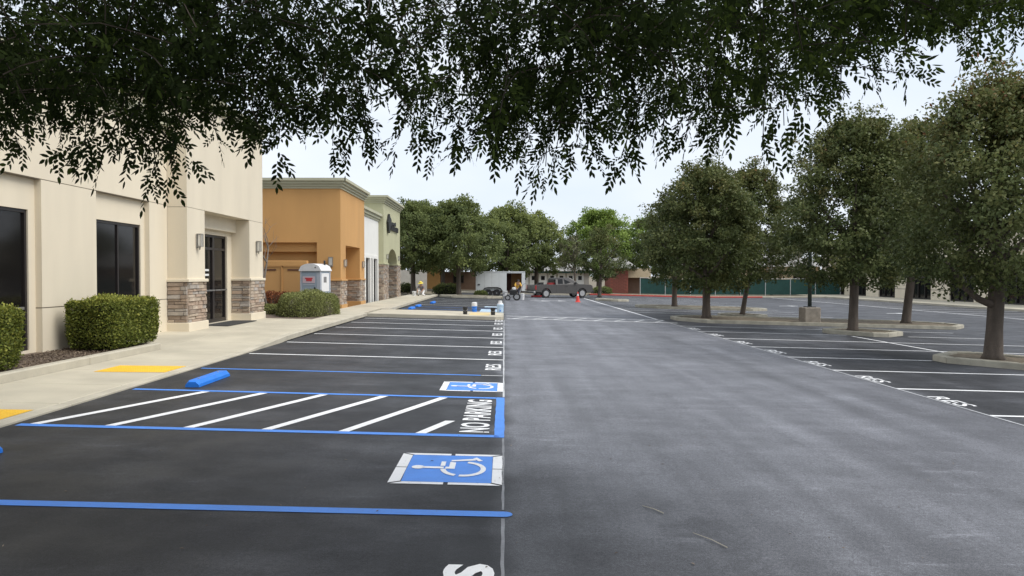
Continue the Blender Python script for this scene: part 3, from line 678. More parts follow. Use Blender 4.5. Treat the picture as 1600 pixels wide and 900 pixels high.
# white shop
ws = thing('white_shop', 'white stucco shop front between the orange and the green building', 'building')
WX = -7.5
b = MB(); b.box(-22, WX, OY1 + .002, 39.6, ZG, 5.0); b.box(-22, WX, 43.8, 44.39, ZG, 5.0); b.box(-22, WX, 39.601, 43.799, 2.95, 5.0); b.build('wall', 'white_stucco', ws)
for (dz0, dz1, p) in ((.0, .12, .06), (.12, .28, .14), (.28, .42, .24)): MB().box(-22, WX + p, OY1 + .002, 44.39, 5.0 + dz0, 5.0 + dz1).build('cornice', 'sage', ws)
for yy in (39.6, 41.2, 42.0, 43.55): MB().bbox(WX - .1, WX + .09, yy, yy + .25, ZG, 2.75, .01).build('column', 'white_stucco', ws)
MB().bbox(WX - .1, WX + .06, 39.6, 43.8, 2.75, 2.94, .01).build('fascia', 'white_stucco', ws)
for (a, c) in ((39.86, 41.19), (42.26, 43.54)):
    d = MB().box(WX - .12, WX - .06, a, a + .07, .3, 2.74).box(WX - .12, WX - .06, c - .07, c, .3, 2.74).box(WX - .12, WX - .06, (a + c) / 2 - .04, (a + c) / 2 + .04, .3, 2.74).box(WX - .12, WX - .06, a + .07, c - .07, 2.66, 2.74).build('door', 'frame', ws)
    MB().box(WX - .1, WX - .09, a, c, .3, 2.7).build('pane', 'glass', d)
MB().box(WX - .1, WX - .09, 41.46, 41.99, .3, 2.74).build('window', 'glass', ws)
# green shop
gs = thing('green_shop', 'sage green shop building with an arched stone porch and dark wall sign', 'building')
GX, GY0, GY1, A0, A1 = -7.2, 44.4, 51.3, 46.0, 49.9
ZS, ZT = 2.55, 6.1
def arch_wall(x0, x1, m, name):
    ym = (A0 + A1) / 2; rr = (A1 - A0) / 2; pts = [(A0, ZT)] ; b = MB()
    ars = [(ym - rr * cos(t), ZS + .95 * sin(t) * rr * .5 / 1.0) for t in np.linspace(0, pi, 15)]
    for i in range(14):
        (ya, za), (yb, zb) = ars[i], ars[i + 1]
        b.add([(x1, ya, za), (x1, yb, zb), (x1, yb, ZT), (x1, ya, ZT), (x0, ya, za), (x0, yb, zb), (x0, yb, ZT), (x0, ya, ZT)], [(0, 1, 2, 3), (4, 7, 6, 5), (0, 4, 5, 1), (3, 2, 6, 7)])
    b.box(x0, x1, GY0, A0, ZG, ZT); b.box(x0, x1, A1, GY1, ZG, ZT); b.build(name, m, gs)
arch_wall(-8.1, GX, 'green', 'wall')
MB().box(-22, -9.3, GY0 + .01, GY1, ZG, ZT).build('roof_mass', 'green', gs); MB().box(-9.29, -8.11, GY0 + .001, GY0 + .4, ZG, ZT).build('wall', 'green', gs); MB().box(-9.29, -8.11, GY1 - .4, GY1 - .001, ZG, ZT).build('wall', 'green', gs)
d = MB().box(-9.29, -9.2, 46.8, 49.2, .3, 2.9).build('door', 'frame', gs); MB().box(-9.19, -9.18, 46.95, 49.05, .5, 2.8).build('pane', 'glass', d)
cornice(gs, -22, GX, GY0, GY1, ZT, CS)
for p0, p1, sd in (((-7.55, GY0), (GX, GY0), 21), ((GX, GY0), (GX, A0), 22), ((GX, A1), (GX, GY1), 23), ((-8.1, A1), (GX, A1), 24)): stone_face(gs, p0, p1, .3, 2.45, sd, True)
MB().bbox(-8.12, GX + .07, GY0 - .07, A0 + .05, 2.45, 2.53, .01).build('stone_cap', 'green', gs); MB().bbox(-8.12, GX + .07, A1 - .05, GY1 + .06, 2.45, 2.53, .01).build('stone_cap', 'green', gs)
sg = thing('shop_sign', 'dark emblem and lettering sign high on the green shop wall', 'sign', (GX, 47.6, 5.0)); sg.scale = (1, .95, .55)
MB().prism([(-2.1, -.9), (-1.7, -1.1), (-1.35, -.35), (-.9, -.1), (-1.0, .5), (-1.5, .75), (-1.75, 1.05), (-2.0, .55), (-2.3, .1)], .02, .14, 'x').build('emblem', 'black', sg)
MB().prism([(-.9, .15), (-.2, .3), (.7, .25), (1.3, .45), (1.3, -.05), (-.2, -.05), (-.9, -.1)], .02, .1, 'x').build('lettering', 'black', sg)
for i in range(6): MB().prism([(-.75 + i * .55, -.62 - .02 * i), (-.35 + i * .55, -.7), (-.3 + i * .55, -.18), (-.6 + i * .55, -.12)], .02, .1, 'x').build('letter', 'black', sg)
for yy in (45.5, 50.4): wall_lamp(GX, yy, 2.95, 'small lantern beside the arch of the green shop, %s side' % ('near' if yy < 47 else 'far'), s=.8)

# ------------------------------------------------------------------ hedges and shrubs
def leafy_box(n, x0, x1, y0, y1, z0, z1, size, rough=.05, rnd=.0):
    """leaves over the faces of a clipped box, tint lighter on the top face, darker near the base"""
    A_ = np.array([(x1 - x0) * (y1 - y0), (y1 - y0) * (z1 - z0), (y1 - y0) * (z1 - z0), (x1 - x0) * (z1 - z0), (x1 - x0) * (z1 - z0)]); f = rng.choice(5, n, p=A_ / A_.sum())
    u, v = rng.random(n), rng.random(n); P = np.zeros((n, 3)); Nn = np.zeros((n, 3))
    lx, ly, lz = x1 - x0, y1 - y0, z1 - z0
    s = f == 0; P[s] = np.stack([x0 + u[s] * lx, y0 + v[s] * ly, np.full(s.sum(), z1)], 1); Nn[s] = (0, 0, 1)
    for ff, xx, nx in ((1, x0, -1), (2, x1, 1)):
        s = f == ff; P[s] = np.stack([np.full(s.sum(), xx), y0 + u[s] * ly, z0 + v[s] * lz], 1); Nn[s] = (nx, 0, 0)
    for ff, yy, ny in ((3, y0, -1), (4, y1, 1)):
        s = f == ff; P[s] = np.stack([x0 + u[s] * lx, np.full(s.sum(), yy), z0 + v[s] * lz], 1); Nn[s] = (0, ny, 0)
    # soft bulges
    ph = rng.uniform(0, 6, 6)
    bul = .03 * (np.sin(P[:, 1] * 5 + ph[0]) * np.sin(P[:, 2] * 6 + ph[1]) + np.sin(P[:, 0] * 7 + ph[2]) * np.sin(P[:, 1] * 3.1 + ph[3]))
    dep = np.abs(rng.normal(size=n)) * rough; sprig = rng.random(n) < .05; dep[sprig] = -rng.uniform(.0, .05, sprig.sum())
    P = P + Nn * (bul - dep + rough * .6)[:, None]
    # round the edges
    c = np.array([(x0 + x1) / 2, (y0 + y1) / 2, (z0 + z1) / 2]); h = np.array([lx / 2, ly / 2, lz / 2]); q = (P - c) / h
    k = np.clip(np.sort(np.abs(q), 1)[:, 1] - .86, 0, 1); P = c + (P - c) * (1 - k * .28)[:, None]
    low = np.clip((z0 + .28 - P[:, 2]) / .28, 0, 1); P[:, :2] += (c[:2] - P[:, :2]) * (low * .10)[:, None]
    keep = rng.random(n) > low * .55
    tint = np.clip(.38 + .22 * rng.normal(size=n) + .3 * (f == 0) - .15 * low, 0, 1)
    D = Nn * .5 + rng.normal(size=(n, 3)) * .7 + np.array([0, 0, .25])
    Nr = Nn + rng.normal(size=(n, 3)) * .6
    return P[keep], D[keep], Nr[keep], size * rng.uniform(.7, 1.3, keep.sum()), tint[keep]
def hedge(x0, x1, y0, y1, h, label, n):
    cx, cy = (x0 + x1) / 2, (y0 + y1) / 2; t = thing('box_hedge', label, 'hedge', on(cx, cy, .1), 0, 'clipped hedges in the planter')
    P, D, Nr, s, ti = leafy_box(n, x0 - cx, x1 - cx, y0 - cy, y1 - cy, .05, h, .045)
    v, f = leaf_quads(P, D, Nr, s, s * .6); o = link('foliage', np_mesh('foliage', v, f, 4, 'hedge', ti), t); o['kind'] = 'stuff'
    c = MB(); lx, ly = (x1 - x0) / 2 - .07, (y1 - y0) / 2 - .07; c.bbox(-lx, lx, -ly, ly, .16, h - .07, .09); c.build('core', 'hedge_core', t)
    st = MB()
    for i in range(26):
        x, y = random.uniform(-lx, lx) * .8, random.uniform(-ly, ly) * .9; st.tube([(x * .8, y, -.02), (x, y, .3)], .014, 5)
    st.build('stems', 'twig', t)
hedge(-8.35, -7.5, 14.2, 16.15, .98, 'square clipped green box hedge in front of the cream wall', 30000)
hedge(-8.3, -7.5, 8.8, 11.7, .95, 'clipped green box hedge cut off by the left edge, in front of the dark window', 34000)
def blob_shrub(name, label, cat, loc, rx, ry, rz_, n, size, m, core, seed, flat=.0, group=None, ratio=.5):
    r = np.random.default_rng(seed); t = thing(name, label, cat, loc, 0, group)
    d = unit(r.normal(size=(n, 3))); d[:, 2] = np.abs(d[:, 2]) * .95; lump = 1 + .1 * np.sin(d[:, 0] * 6 + seed) * np.sin(d[:, 1] * 7 + seed * 2)
    rad = lump * (1 - np.abs(r.normal(size=n)) * .09)
    q = np.sign(d) * np.abs(d) ** .75
    P = q * rad[:, None] * np.array([rx, ry, rz_]); P[:, 2] += .02
    D = d * .6 + r.normal(size=(n, 3)) * .6 + np.array([0, 0, .3]); s = size * r.uniform(.6, 1.3, n)
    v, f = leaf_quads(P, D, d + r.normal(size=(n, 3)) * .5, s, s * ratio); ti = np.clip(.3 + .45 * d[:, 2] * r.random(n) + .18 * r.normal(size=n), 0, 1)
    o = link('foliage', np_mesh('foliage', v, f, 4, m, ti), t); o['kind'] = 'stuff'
    c = MB(); rings = [(1.0, .0), (1.0, .3), (.93, .6), (.7, .85), (.3, .97)]; seg = 14; vs = []
    for (a, z) in rings:
        for k in range(seg):
            an = 2 * pi * k / seg; ca, sa = cos(an), sin(an); vs.append((a * .86 * rx * math.copysign(abs(ca) ** .75, ca), a * .86 * ry * math.copysign(abs(sa) ** .75, sa), z * rz_ * .86))
    fs = [(i * seg + k, i * seg + (k + 1) % seg, (i + 1) * seg + (k + 1) % seg, (i + 1) * seg + k) for i in range(len(rings) - 1) for k in range(seg)] + [tuple((len(rings) - 1) * seg + k for k in range(seg))]
    c.add(vs, fs); c.build('core', core, t)
    return t
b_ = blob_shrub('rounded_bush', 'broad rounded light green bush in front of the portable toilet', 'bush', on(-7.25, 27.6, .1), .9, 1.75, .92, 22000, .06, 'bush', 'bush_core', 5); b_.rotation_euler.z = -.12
blob_shrub('red_shrub', 'low rust red shrub against the orange enclosure', 'shrub', on(-9.35, 30.6, .1), .75, .6, .75, 4500, .08, 'redbush', 'bush_core', 6)
blob_shrub('pale_shrub', 'small pale green ground shrub at the foot of the red shrub', 'shrub', on(-8.75, 27.8, .1), .5, .5, .35, 2500, .07, 'bush', 'bush_core', 8)
def bare_tree(name, label, loc, h, seed, spread=1., m='bare', gens=4, r0=.04):
    r = random.Random(seed); t = thing(name, label, 'tree', loc); tr = MB(); br = MB()
    def grow(p, d, ln, rad, g):
        q = p + d * ln; mid = p + d * ln * .5 + Vector((r.uniform(-.1, .1), r.uniform(-.1, .1), 0)) * ln
        (tr if g == 0 else br).tube([p, mid, q], [rad, rad * .8, rad * .6], 5 if g else 7, cap=False)
        if g < gens:
            for _ in range(r.choice((2, 3, 3))): grow(q if r.random() < .7 else mid, (d + Vector((r.uniform(-1, 1), r.uniform(-1, 1), r.uniform(-.2, .7))) * .75 * spread).normalized(), ln * r.uniform(.6, .8), rad * .55, g + 1)
    grow(Vector((0, 0, 0)), Vector((0, 0, 1)), h * .36, r0, 0)
    tr.build('trunk', m, t); br.build('branches', m, t)['kind'] = 'stuff'; return t
bare_tree('bare_tree', 'small leafless tree with thin twigs in front of the orange wall', on(-9.4, 29.5, .1), 5.4, 4, 1.2, r0=.06)

# ------------------------------------------------------------------ trees with crowns
def crown_points(n, R_, z0, z1, seed, pw=.8, clump=.42, shell=.62, egg=.62):
    r = np.random.default_rng(seed); nc = max(40, int(n / 75)); t = r.random(nc) ** pw
    prof = np.sin(np.pi * np.clip(t, .02, .98) ** egg) ** .47
    th = r.uniform(0, 2 * pi, nc); lob = 1 + .16 * np.sin(3 * th + seed + 4 * t) + .11 * np.sin(5 * th + 9 * t + seed * 1.7) + .06 * r.normal(size=nc)
    rr = R_ * prof * lob * (shell + (1 - shell) * r.random(nc)) ** 1.0 * np.where(r.random(nc) < .28, r.random(nc), 1)
    C = np.stack([rr * np.cos(th), rr * np.sin(th), z0 + (z1 - z0) * t], 1)
    # upright leading shoots
    sh = r.random(nc) < .16; C[sh, 2] += r.uniform(.1, .085 * (z1 - z0) + .35, sh.sum()) * (t[sh] > .45)
    ci = r.integers(0, nc, n); cr = clump * r.uniform(.6, 1.25, nc)
    off = unit(r.normal(size=(n, 3))) * (r.random(n) ** .5)[:, None] * cr[ci][:, None]; off[:, 2] *= .75
    P = C[ci] + off
    outw = unit(P - np.array([0, 0, z0 + (z1 - z0) * .42])); ctint = r.normal(size=nc)[ci] * .11
    return P, outw, ctint, r
def tree(name, label, loc, H, th, R_, n, leaf, m, seed, trunk_r=.14, lean=(0, 0), bark='trunk', group=None, redtop=.0, low_branch=False, egg=.64, clump=.42, ratio=.6):
    t = thing(name, label, 'tree', loc, 0, group); rd = random.Random(seed)
    top = Vector((lean[0], lean[1], th)); b = MB()
    b.tube([(0, 0, -.05), (lean[0] * .05, lean[1] * .05, .12), (lean[0] * .35, lean[1] * .35, th * .4), tuple(top), (lean[0] * 1.2, lean[1] * 1.2, th + (H - th) * .3), (lean[0] * 1.2, lean[1] * 1.2, th + (H - th) * .72)],
           [trunk_r * 1.55, trunk_r * 1.12, trunk_r * .95, trunk_r * .92, trunk_r * .55, trunk_r * .15], 10); b.build('trunk', bark, t, smooth=True)
    lb = MB()
    for i in range(9):
        a = i * 2.4 + rd.random(); z = th * rd.uniform(.9, 1.05) + i * (H - th) * .05; e = Vector((cos(a), sin(a), 0)) * R_ * rd.uniform(.5, .8); zz = z + (H - th) * rd.uniform(.25, .45)
        p0 = Vector((lean[0], lean[1], z)); p1 = p0 + e * .45 + Vector((0, 0, (zz - z) * .4)); p2 = Vector((lean[0], lean[1], zz)) + e
        lb.tube([p0, p1, p2], [trunk_r * .5, trunk_r * .33, trunk_r * .1], 6, cap=False)
    if low_branch: lb.tube([(0, -.02, th * .72), (-.42, -.1, th * .80), (-.85, -.15, th * .98), (-1.2, -.1, th * 1.3)], [trunk_r * .55, trunk_r * .42, trunk_r * .36, trunk_r * .2], 8)
    lb.build('limbs', bark, t, smooth=True)
    P, o, ct, r = crown_points(n, R_, th * .92, H, seed, clump=clump, egg=egg); P[:, :2] += np.array(lean) * 1.1
    D = o * .5 + r.normal(size=(n, 3)) * .8 + np.array([0, 0, -.15]); s = leaf * r.uniform(.6, 1.35, n)
    v, f = leaf_quads(P, D, o + np.array([0, 0, .6]) + r.normal(size=(n, 3)) * .6, s, s * ratio)
    hrel = (P[:, 2] - th) / (H - th); ti = np.clip(.36 + ct + .09 * r.normal(size=n) + .12 * (hrel - .4) + redtop * np.clip(hrel - .25, 0, 1) * (r.random(n) ** 1.5), 0, 1)
    c = link('crown', np_mesh('crown', v, f, 4, m, ti), t); c['kind'] = 'stuff'
    return t
pg = 'pear trees in the parking islands'
tree('pear_tree', 'large pear tree with a low side branch, rightmost in the lot', on(11.75, 17.7, .1), 6.5, 1.8, 2.35, 54000, .10, 'pear', 31, .19, (.08, 0), group=pg, redtop=.75, low_branch=True)
tree('pear_tree', 'pear tree in the diamond island right of the lamp post', on(12.75, 27.0, .1), 7.5, 1.85, 2.65, 58000, .12, 'pear', 32, .165, (.05, 0), group=pg, redtop=.35)
tree('pear_tree', 'pear tree at the back end of the long island, seen between its two big neighbours', on(18.4, 33.8, .1), 9.0, 2.3, 2.7, 38000, .15, 'pear', 33, .19, (.25, 0), group=pg, redtop=.4)
tree('pear_tree', 'full pear tree at the near tip of the long island', on(9.2, 33.7, .1), 6.6, 1.5, 2.75, 46000, .13, 'pear', 34, .19, group=pg, redtop=.3)
tree('pear_tree', 'slim leaning pear tree with a thin trunk behind the island tip', on(12.2, 37.9, .1), 7.3, 2.0, 2.3, 26000, .14, 'pear', 35, .12, (.35, 0), group=pg, redtop=.5)
tree('pear_tree', 'smaller pear tree farther back, left of the full tree on the island tip', on(10.8, 47, .1), 6.4, 1.7, 2.8, 20000, .16, 'pear', 36, .17, group=pg, redtop=.2)
tree('young_tree', 'young broad headed tree right of the pickup by the red kerb', on(8.6, 67, .1), 6.0, 1.7, 2.35, 10000, .17, 'pear', 37, .16, (.1, 0), redtop=.2, clump=.5)
tree('thin_tree', 'thin pale tree with sparse crown behind the pickup', on(7.1, 74, .1), 5.6, 2.4, 1.7, 2200, .19, 'olive', 38, .10, (-.1, 0))
sg_ = 'dark street trees behind the left stalls'
tree('street_tree', 'dark green street tree just right of the green shop', on(-7.6, 62, .1), 7.3, 2.0, 3.5, 22000, .2, 'oak', 41, .2, group=sg_, clump=.55)
tree('street_tree', 'dark green street tree with a broad crown left of the white trailer', on(-3.75, 61, .1), 7.4, 2.0, 3.6, 24000, .2, 'oak', 42, .19, group=sg_, clump=.55)
tree('street_tree', 'lighter green broad tree behind the trailer', on(.2, 76, 0), 8.4, 2.3, 4.9, 26000, .25, 'oak', 43, .25, group=sg_, redtop=.6, clump=.65)
tree('street_tree', 'green tree behind the bed of the pickup', on(3.4, 79, 0), 7.9, 2.3, 3.9, 18000, .25, 'oak', 44, .22, group=sg_, redtop=.5, clump=.65)
tree('street_tree', 'far green tree peeking out between the two dark street trees', on(-6.6, 80, 0), 8.6, 2.3, 4.6, 18000, .26, 'oak', 45, .22, group=sg_, redtop=.3, clump=.65)
tree('street_tree', 'far dark tree low between the trunks behind the yellow hat', on(-12.5, 79, 0), 8.3, 2.3, 4.2, 11000, .28, 'oak', 46, .25, group=sg_, clump=.65)
tree('shade_tree', 'big bright green tree rising behind the brick building', on(13.2, 104, 0), 10.8, 2.6, 5.6, 30000, .3, 'bright', 51, .3, clump=.8, redtop=.3)
tree('shade_tree', 'big bright green tree behind the pear trees in the island', on(20.5, 108, 0), 10.2, 3.0, 4.6, 16000, .3, 'bright', 52, .3, clump=.8)
tree('olive_tree', 'pale wispy tree in front of the tan house behind the green fence', on(31.0, 85.8, 0), 6.6, 2.4, 2.6, 3200, .2, 'olive', 53, .17, bark='trunk_pale', clump=.6)
tree('olive_tree', 'second pale wispy tree right of the first behind the green fence', on(34.4, 86.6, 0), 6.0, 2.3, 2.2, 2600, .2, 'olive', 54, .15, bark='trunk_pale', clump=.6)
tree('far_tree', 'far tree filling the gap left of the lamp post', on(31.5, 110, 0), 9.5, 2.5, 5.2, 9000, .34, 'oak', 55, .3, clump=.9)
tree('far_tree', 'far tree behind the tan house, near the lamp post', on(44, 112, 0), 9.0, 2.5, 5.2, 9000, .34, 'oak', 56, .3, clump=.9)

# ------------------------------------------------------------------ lamp post
lp = thing('lamp_post', 'dark green lamp post on a square concrete base in the long island', 'lamp post', on(13.35, 32.3, .1))
MB().bbox(-.35, .35, -.35, .35, -.05, .66, .03).build('base', 'pole_base', lp); MB().bbox(-.2, .2, -.2, .2, .66, .70, .01).build('base_plate', 'black', lp)
MB().tube([(0, 0, .7), (0, 0, 7.9)], [.085, .06], 12).build('pole', 'pole', lp, smooth=True)
MB().lathe([(.07, 7.9), (.075, 7.95), (.02, 8.0)], seg=10).build('cap', 'pole', lp)

# ------------------------------------------------------------------ portable toilet
pt = thing('portable_toilet', 'grey portable toilet with a white domed roof behind the rounded bush', 'portable toilet', on(-7.75, 30.55, .12), -.22); pt.scale = (.8, .8, .9)
W = .56
MB().bbox(-W, W, -W, W, 0, .16, .02).build('skid', 'black', pt)
MB().bbox(-W + .03, W - .03, -W + .03, W - .03, .16, 1.86, .02).build('cabin', 'toilet', pt)
for sx in (-1, 1):
    for sy in (-1, 1): MB().bbox(sx * (W - .04) - .045, sx * (W - .04) + .045, sy * (W - .04) - .045, sy * (W - .04) + .045, .16, 1.88, .012).build('corner_post', 'toilet2', pt)
dr = MB().bbox(-.46, .30, -W - .005, -W + .03, .2, 1.74, .012).build('door', 'toilet', pt)
MB().bbox(-.42, .26, -W - .02, -W - .006, 1.28, 1.58, .006).build('sign_panel', 'pink_print', dr); MB().bbox(-.22, .1, -W - .026, -W - .0205, 1.36, 1.5, .004).box(-.28, .14, -W - .0255, -W - .0205, 1.46, 1.52).build('red_lettering', 'red_print', dr)
for z in (.45, .7, .95, 1.18): MB().bbox(-.4, .24, -W - .018, -W - .006, z, z + .06, .005).build('rib', 'toilet2', dr)
MB().bbox(.22, .28, -W - .045, -W - .006, .95, 1.1, .006).build('handle', 'black', dr)
MB().bbox(.33, .52, -W - .004, -W + .03, .2, 1.74, .01).build('jamb_panel', 'toilet2', pt)
MB().bbox(W - .03, W - .005, -.42, .42, .9, 1.72, .006).build('side_poster', 'white_plastic', pt); MB().box(W - .0045, W - .001, -.2, .12, 1.3, 1.56).build('side_print', 'grey_print', pt)
b = MB(); segs = 12; prof = [(sx, 1.86 + .30 * math.sqrt(max(0, 1 - (sx / (W + .05)) ** 2))) for sx in np.linspace(-W - .05, W + .05, segs)]
b.prism([(-W - .05, 1.82)] + prof + [(W + .05, 1.82)], -W - .05, W + .05, 'y'); b.build('roof', 'white_plastic', pt)
MB().lathe([(.05, 2.02), (.05, 2.26), (.065, 2.27), (.03, 2.31)], (.36, .3, 0), 10).build('vent_pipe', 'black', pt)
MB().lathe([(.035, 0), (.035, .01)], (.3, -W - .062, 1.98), 10, 'y').build('roof_vent', 'black', pt)

# ------------------------------------------------------------------ small things on the finger walk
def bucket(name, x, y, h, r, m, lid, label, cat):
    t = thing(name, label, cat, on(x, y, .137)); MB().lathe([(r * .85, 0), (r, h * .93), (r * 1.05, h * .95), (r * 1.05, h)], seg=16).build('body', m, t, smooth=False)
    MB().lathe([(r * 1.08, h), (r * 1.08, h + .03), (r * .9, h + .045)], seg=16).build('lid', lid, t)
    MB().tube([(-r * 1.02, 0, h * .85), (-r * .7, -r * .9, h * .6), (0, -r * 1.15, h * .5), (r * .7, -r * .9, h * .6), (r * 1.02, 0, h * .85)], .006, 5).build('handle', 'steel', t); return t
bucket('paint_bucket', -1.62, 30.75, .27, .10, 'black', 'black', 'black bucket on the concrete finger walk, left of the yellow patch', 'bucket')
bucket('paint_bucket', -.47, 30.75, .27, .10, 'black', 'black', 'dark bucket on the finger walk near its end, right of the yellow patch', 'bucket')
def bluebucket():
    t = bucket('paint_bucket', -1.33, 33.0, .25, .12, 'blue_stop', 'white_plastic', 'blue bucket with a white lid on the far edge of the finger walk', 'bucket'); MB().lathe([(.10, .29), (.125, .30), (.12, .40), (.08, .43)], seg=14).build('cap', 'white_plastic', t)
bluebucket()
jug = thing('water_jug', 'pale blue water cooler jug at the tip of the finger walk', 'water jug', on(-.18, 33.0, .13)); jug.scale = (.9, .9, .85)
MB().lathe([(.15, 0), (.16, .05), (.16, .34), (.17, .36), (.17, .42), (.15, .44)], seg=16).build('body', 'pale_blue', jug); MB().lathe([(.15, .44), (.12, .5), (.09, .52), (.09, .60), (.07, .62)], seg=16).build('lid', 'white_plastic', jug); MB().bbox(-.03, .03, -.21, -.15, .08, .14, .005).build('tap', 'blue_stop', jug)
yp = MB().bbox(-1.45, -.62, 30.25, 32.3, .1365, .142, .002).build('tactile_paving', 'faded_yellow', None, shear=True); tag(yp, 'faded yellow tactile patch on the finger walk between the dark buckets', 'tactile paving')

# ------------------------------------------------------------------ wheels, vehicles
def wheel(parent, x, y, z, r, wdt, rim='rim', side=-1):
    e = bpy.data.objects.new('wheel', None); COL.objects.link(e); e.parent = parent; e.location = (x, y, z)
    MB().lathe([(r * .62, -wdt / 2), (r * .9, -wdt / 2), (r, -wdt * .32), (r, wdt * .32), (r * .9, wdt / 2), (r * .62, wdt / 2)], seg=24, axis='y', cap=False).build('tyre', 'rubber', e)
    b = MB().lathe([(r * .66, -wdt * .49), (r * .60, -wdt * .36), (r * .55, wdt * .36), (r * .66, wdt * .49)], seg=24, axis='y'); 
    for k in range(5):
        a = 2 * pi * k / 5 + .3; c_, s_ = cos(a), sin(a); p = [(-.2 * r, .10 * r), (-.2 * r, .62 * r), (.2 * r, .62 * r), (.2 * r, .10 * r)]
        for sd in (-1, 1):
            q = [(u * c_ - v_ * s_, sd * wdt * .46, u * s_ + v_ * c_) for u, v_ in [(-.11 * r, .1 * r), (.11 * r, .1 * r), (.13 * r, .6 * r), (-.13 * r, .6 * r)]]
            b.add(q + [(x_, sd * wdt * .36, z_) for x_, _, z_ in q], [(0, 1, 2, 3), (4, 7, 6, 5), (0, 4, 5, 1), (1, 5, 6, 2), (2, 6, 7, 3), (3, 7, 4, 0)])
    b.build('rim', rim, e); MB().lathe([(.17 * r, -wdt * .5), (.17 * r, wdt * .5)], seg=12, axis='y').build('hub', 'steel', e); return e
# pickup: local +x is forward
pk = thing('pickup_truck', 'grey extended cab pickup truck parked facing right beside the trailer', 'pickup truck', on(4.75, 63.6), R(22))
pk.scale = (.97, .96, .99)
def arch(cx, r, n=9): return [(cx + r * cos(a), .40 + r * sin(a)) for a in np.linspace(pi, 0, n)]
HW = .96
# body sides: lower body profile with arches, crowned sides in three offsets
prof = [(-2.75, .55), (-2.23, .50)] + arch(-1.76, .46) + [(-1.27, .38), (1.28, .38)] + arch(1.76, .46) + [(2.25, .45), (2.72, .5), (2.82, .72), (2.78, 1.02), (2.6, 1.12), (1.3, 1.18), (-2.75, 1.13)]
def shell(prof, ys_, par, name, m, smooth=False):
    n = len(prof); vs = []; b = MB(); zc = .8
    for (yy, s) in ys_: vs += [(px * (1 if s == 1 else .995), yy, zc + (pz - zc) * s if pz > zc else pz) for px, pz in prof]
    fs = [tuple(range(n)), tuple(range((len(ys_) - 1) * n, len(ys_) * n))]
    for k in range(len(ys_) - 1): fs += [(k * n + i, k * n + (i + 1) % n, (k + 1) * n + (i + 1) % n, (k + 1) * n + i) for i in range(n)]
    b.add(vs, fs); return b.build(name, m, par, smooth=smooth)
fr = [p for p in prof if p[0] > -.55 or p[1] < .9]
shell(prof, [(-HW, .96), (-HW + .05, 1), (-HW + .14, 1)], pk, 'body_side', 'truck'); shell(prof, [(HW, .96), (HW - .05, 1), (HW - .14, 1)], pk, 'body_side', 'truck')
MB().box(-2.70, 2.5, -HW + .15, HW - .15, .42, .62).build('chassis', 'truck_dark', pk)
MB().prism([(.95, .6), (2.76, .6), (2.79, 1.0), (2.6, 1.13), (1.3, 1.19), (.95, 1.19)], -HW + .139, HW - .139, 'y').build('bonnet', 'truck', pk)
MB().box(-.82, .95, -HW + .139, HW - .139, .6, 1.16).build('cab_floor', 'truck_dark', pk)
MB().box(-2.7, -.83, -HW + .14, HW - .14, .63, .72).build('bed_floor', 'truck_dark', pk)
tg = MB().bbox(-2.79, -2.72, -HW + .02, HW - .02, .62, 1.14, .015).build('tailgate', 'truck', pk); MB().bbox(-2.81, -2.79, -.12, .12, .92, 1.0, .005).build('handle', 'black', tg)
MB().bbox(-2.95, -2.76, -HW, HW, .42, .6, .03).build('rear_bumper', 'steel', pk); MB().bbox(2.72, 2.93, -HW + .02, HW - .02, .42, .66, .04).build('front_bumper', 'truck_dark', pk)
for s in (-1, 1):
    MB().bbox(-2.8, -2.68, s * (HW - .06) - .07, s * (HW - .06) + .065, .74, 1.08, .01).build('tail_light', 'red_lamp', pk); MB().bbox(2.62, 2.80, s * (HW - .17) - .15, s * (HW - .17) + .165, .82, 1.02, .02).build('headlight', 'white_plastic', pk)
MB().bbox(2.76, 2.83, -.55, .55, .76, 1.0, .015).build('grille', 'truck_dark', pk)
cab = [(-.82, 1.12), (-.76, 1.62), (-.66, 1.72), (.5, 1.74), (.68, 1.70), (1.42, 1.17)]
n6 = len(cab); vs = []
for yy, s in ((-HW + .02, 0), (-HW + .17, 1), (HW - .17, 1), (HW - .02, 0)):
    vs += [(x, (yy if z < 1.3 else math.copysign(HW - .17, yy)) if s == 0 else yy, z) for x, z in cab]
b = MB(); k_ = 0
v2 = [(x, -(HW - .02) if z < 1.3 else -(HW - .2), z) for x, z in cab] + [(x, (HW - .02) if z < 1.3 else (HW - .2), z) for x, z in cab]
b.add(v2, [tuple(range(n6)), tuple(range(n6, 2 * n6))] + [(i, (i + 1) % n6, n6 + (i + 1) % n6, n6 + i) for i in range(n6)]); b.build('cab', 'truck', pk)
def cabpt(x, z, s, off=.006):
    t_ = (z - 1.12) / (1.66 - 1.12); return (x, s * ((HW - .02) + (-.18) * min(1, max(0, t_)) + off), z)
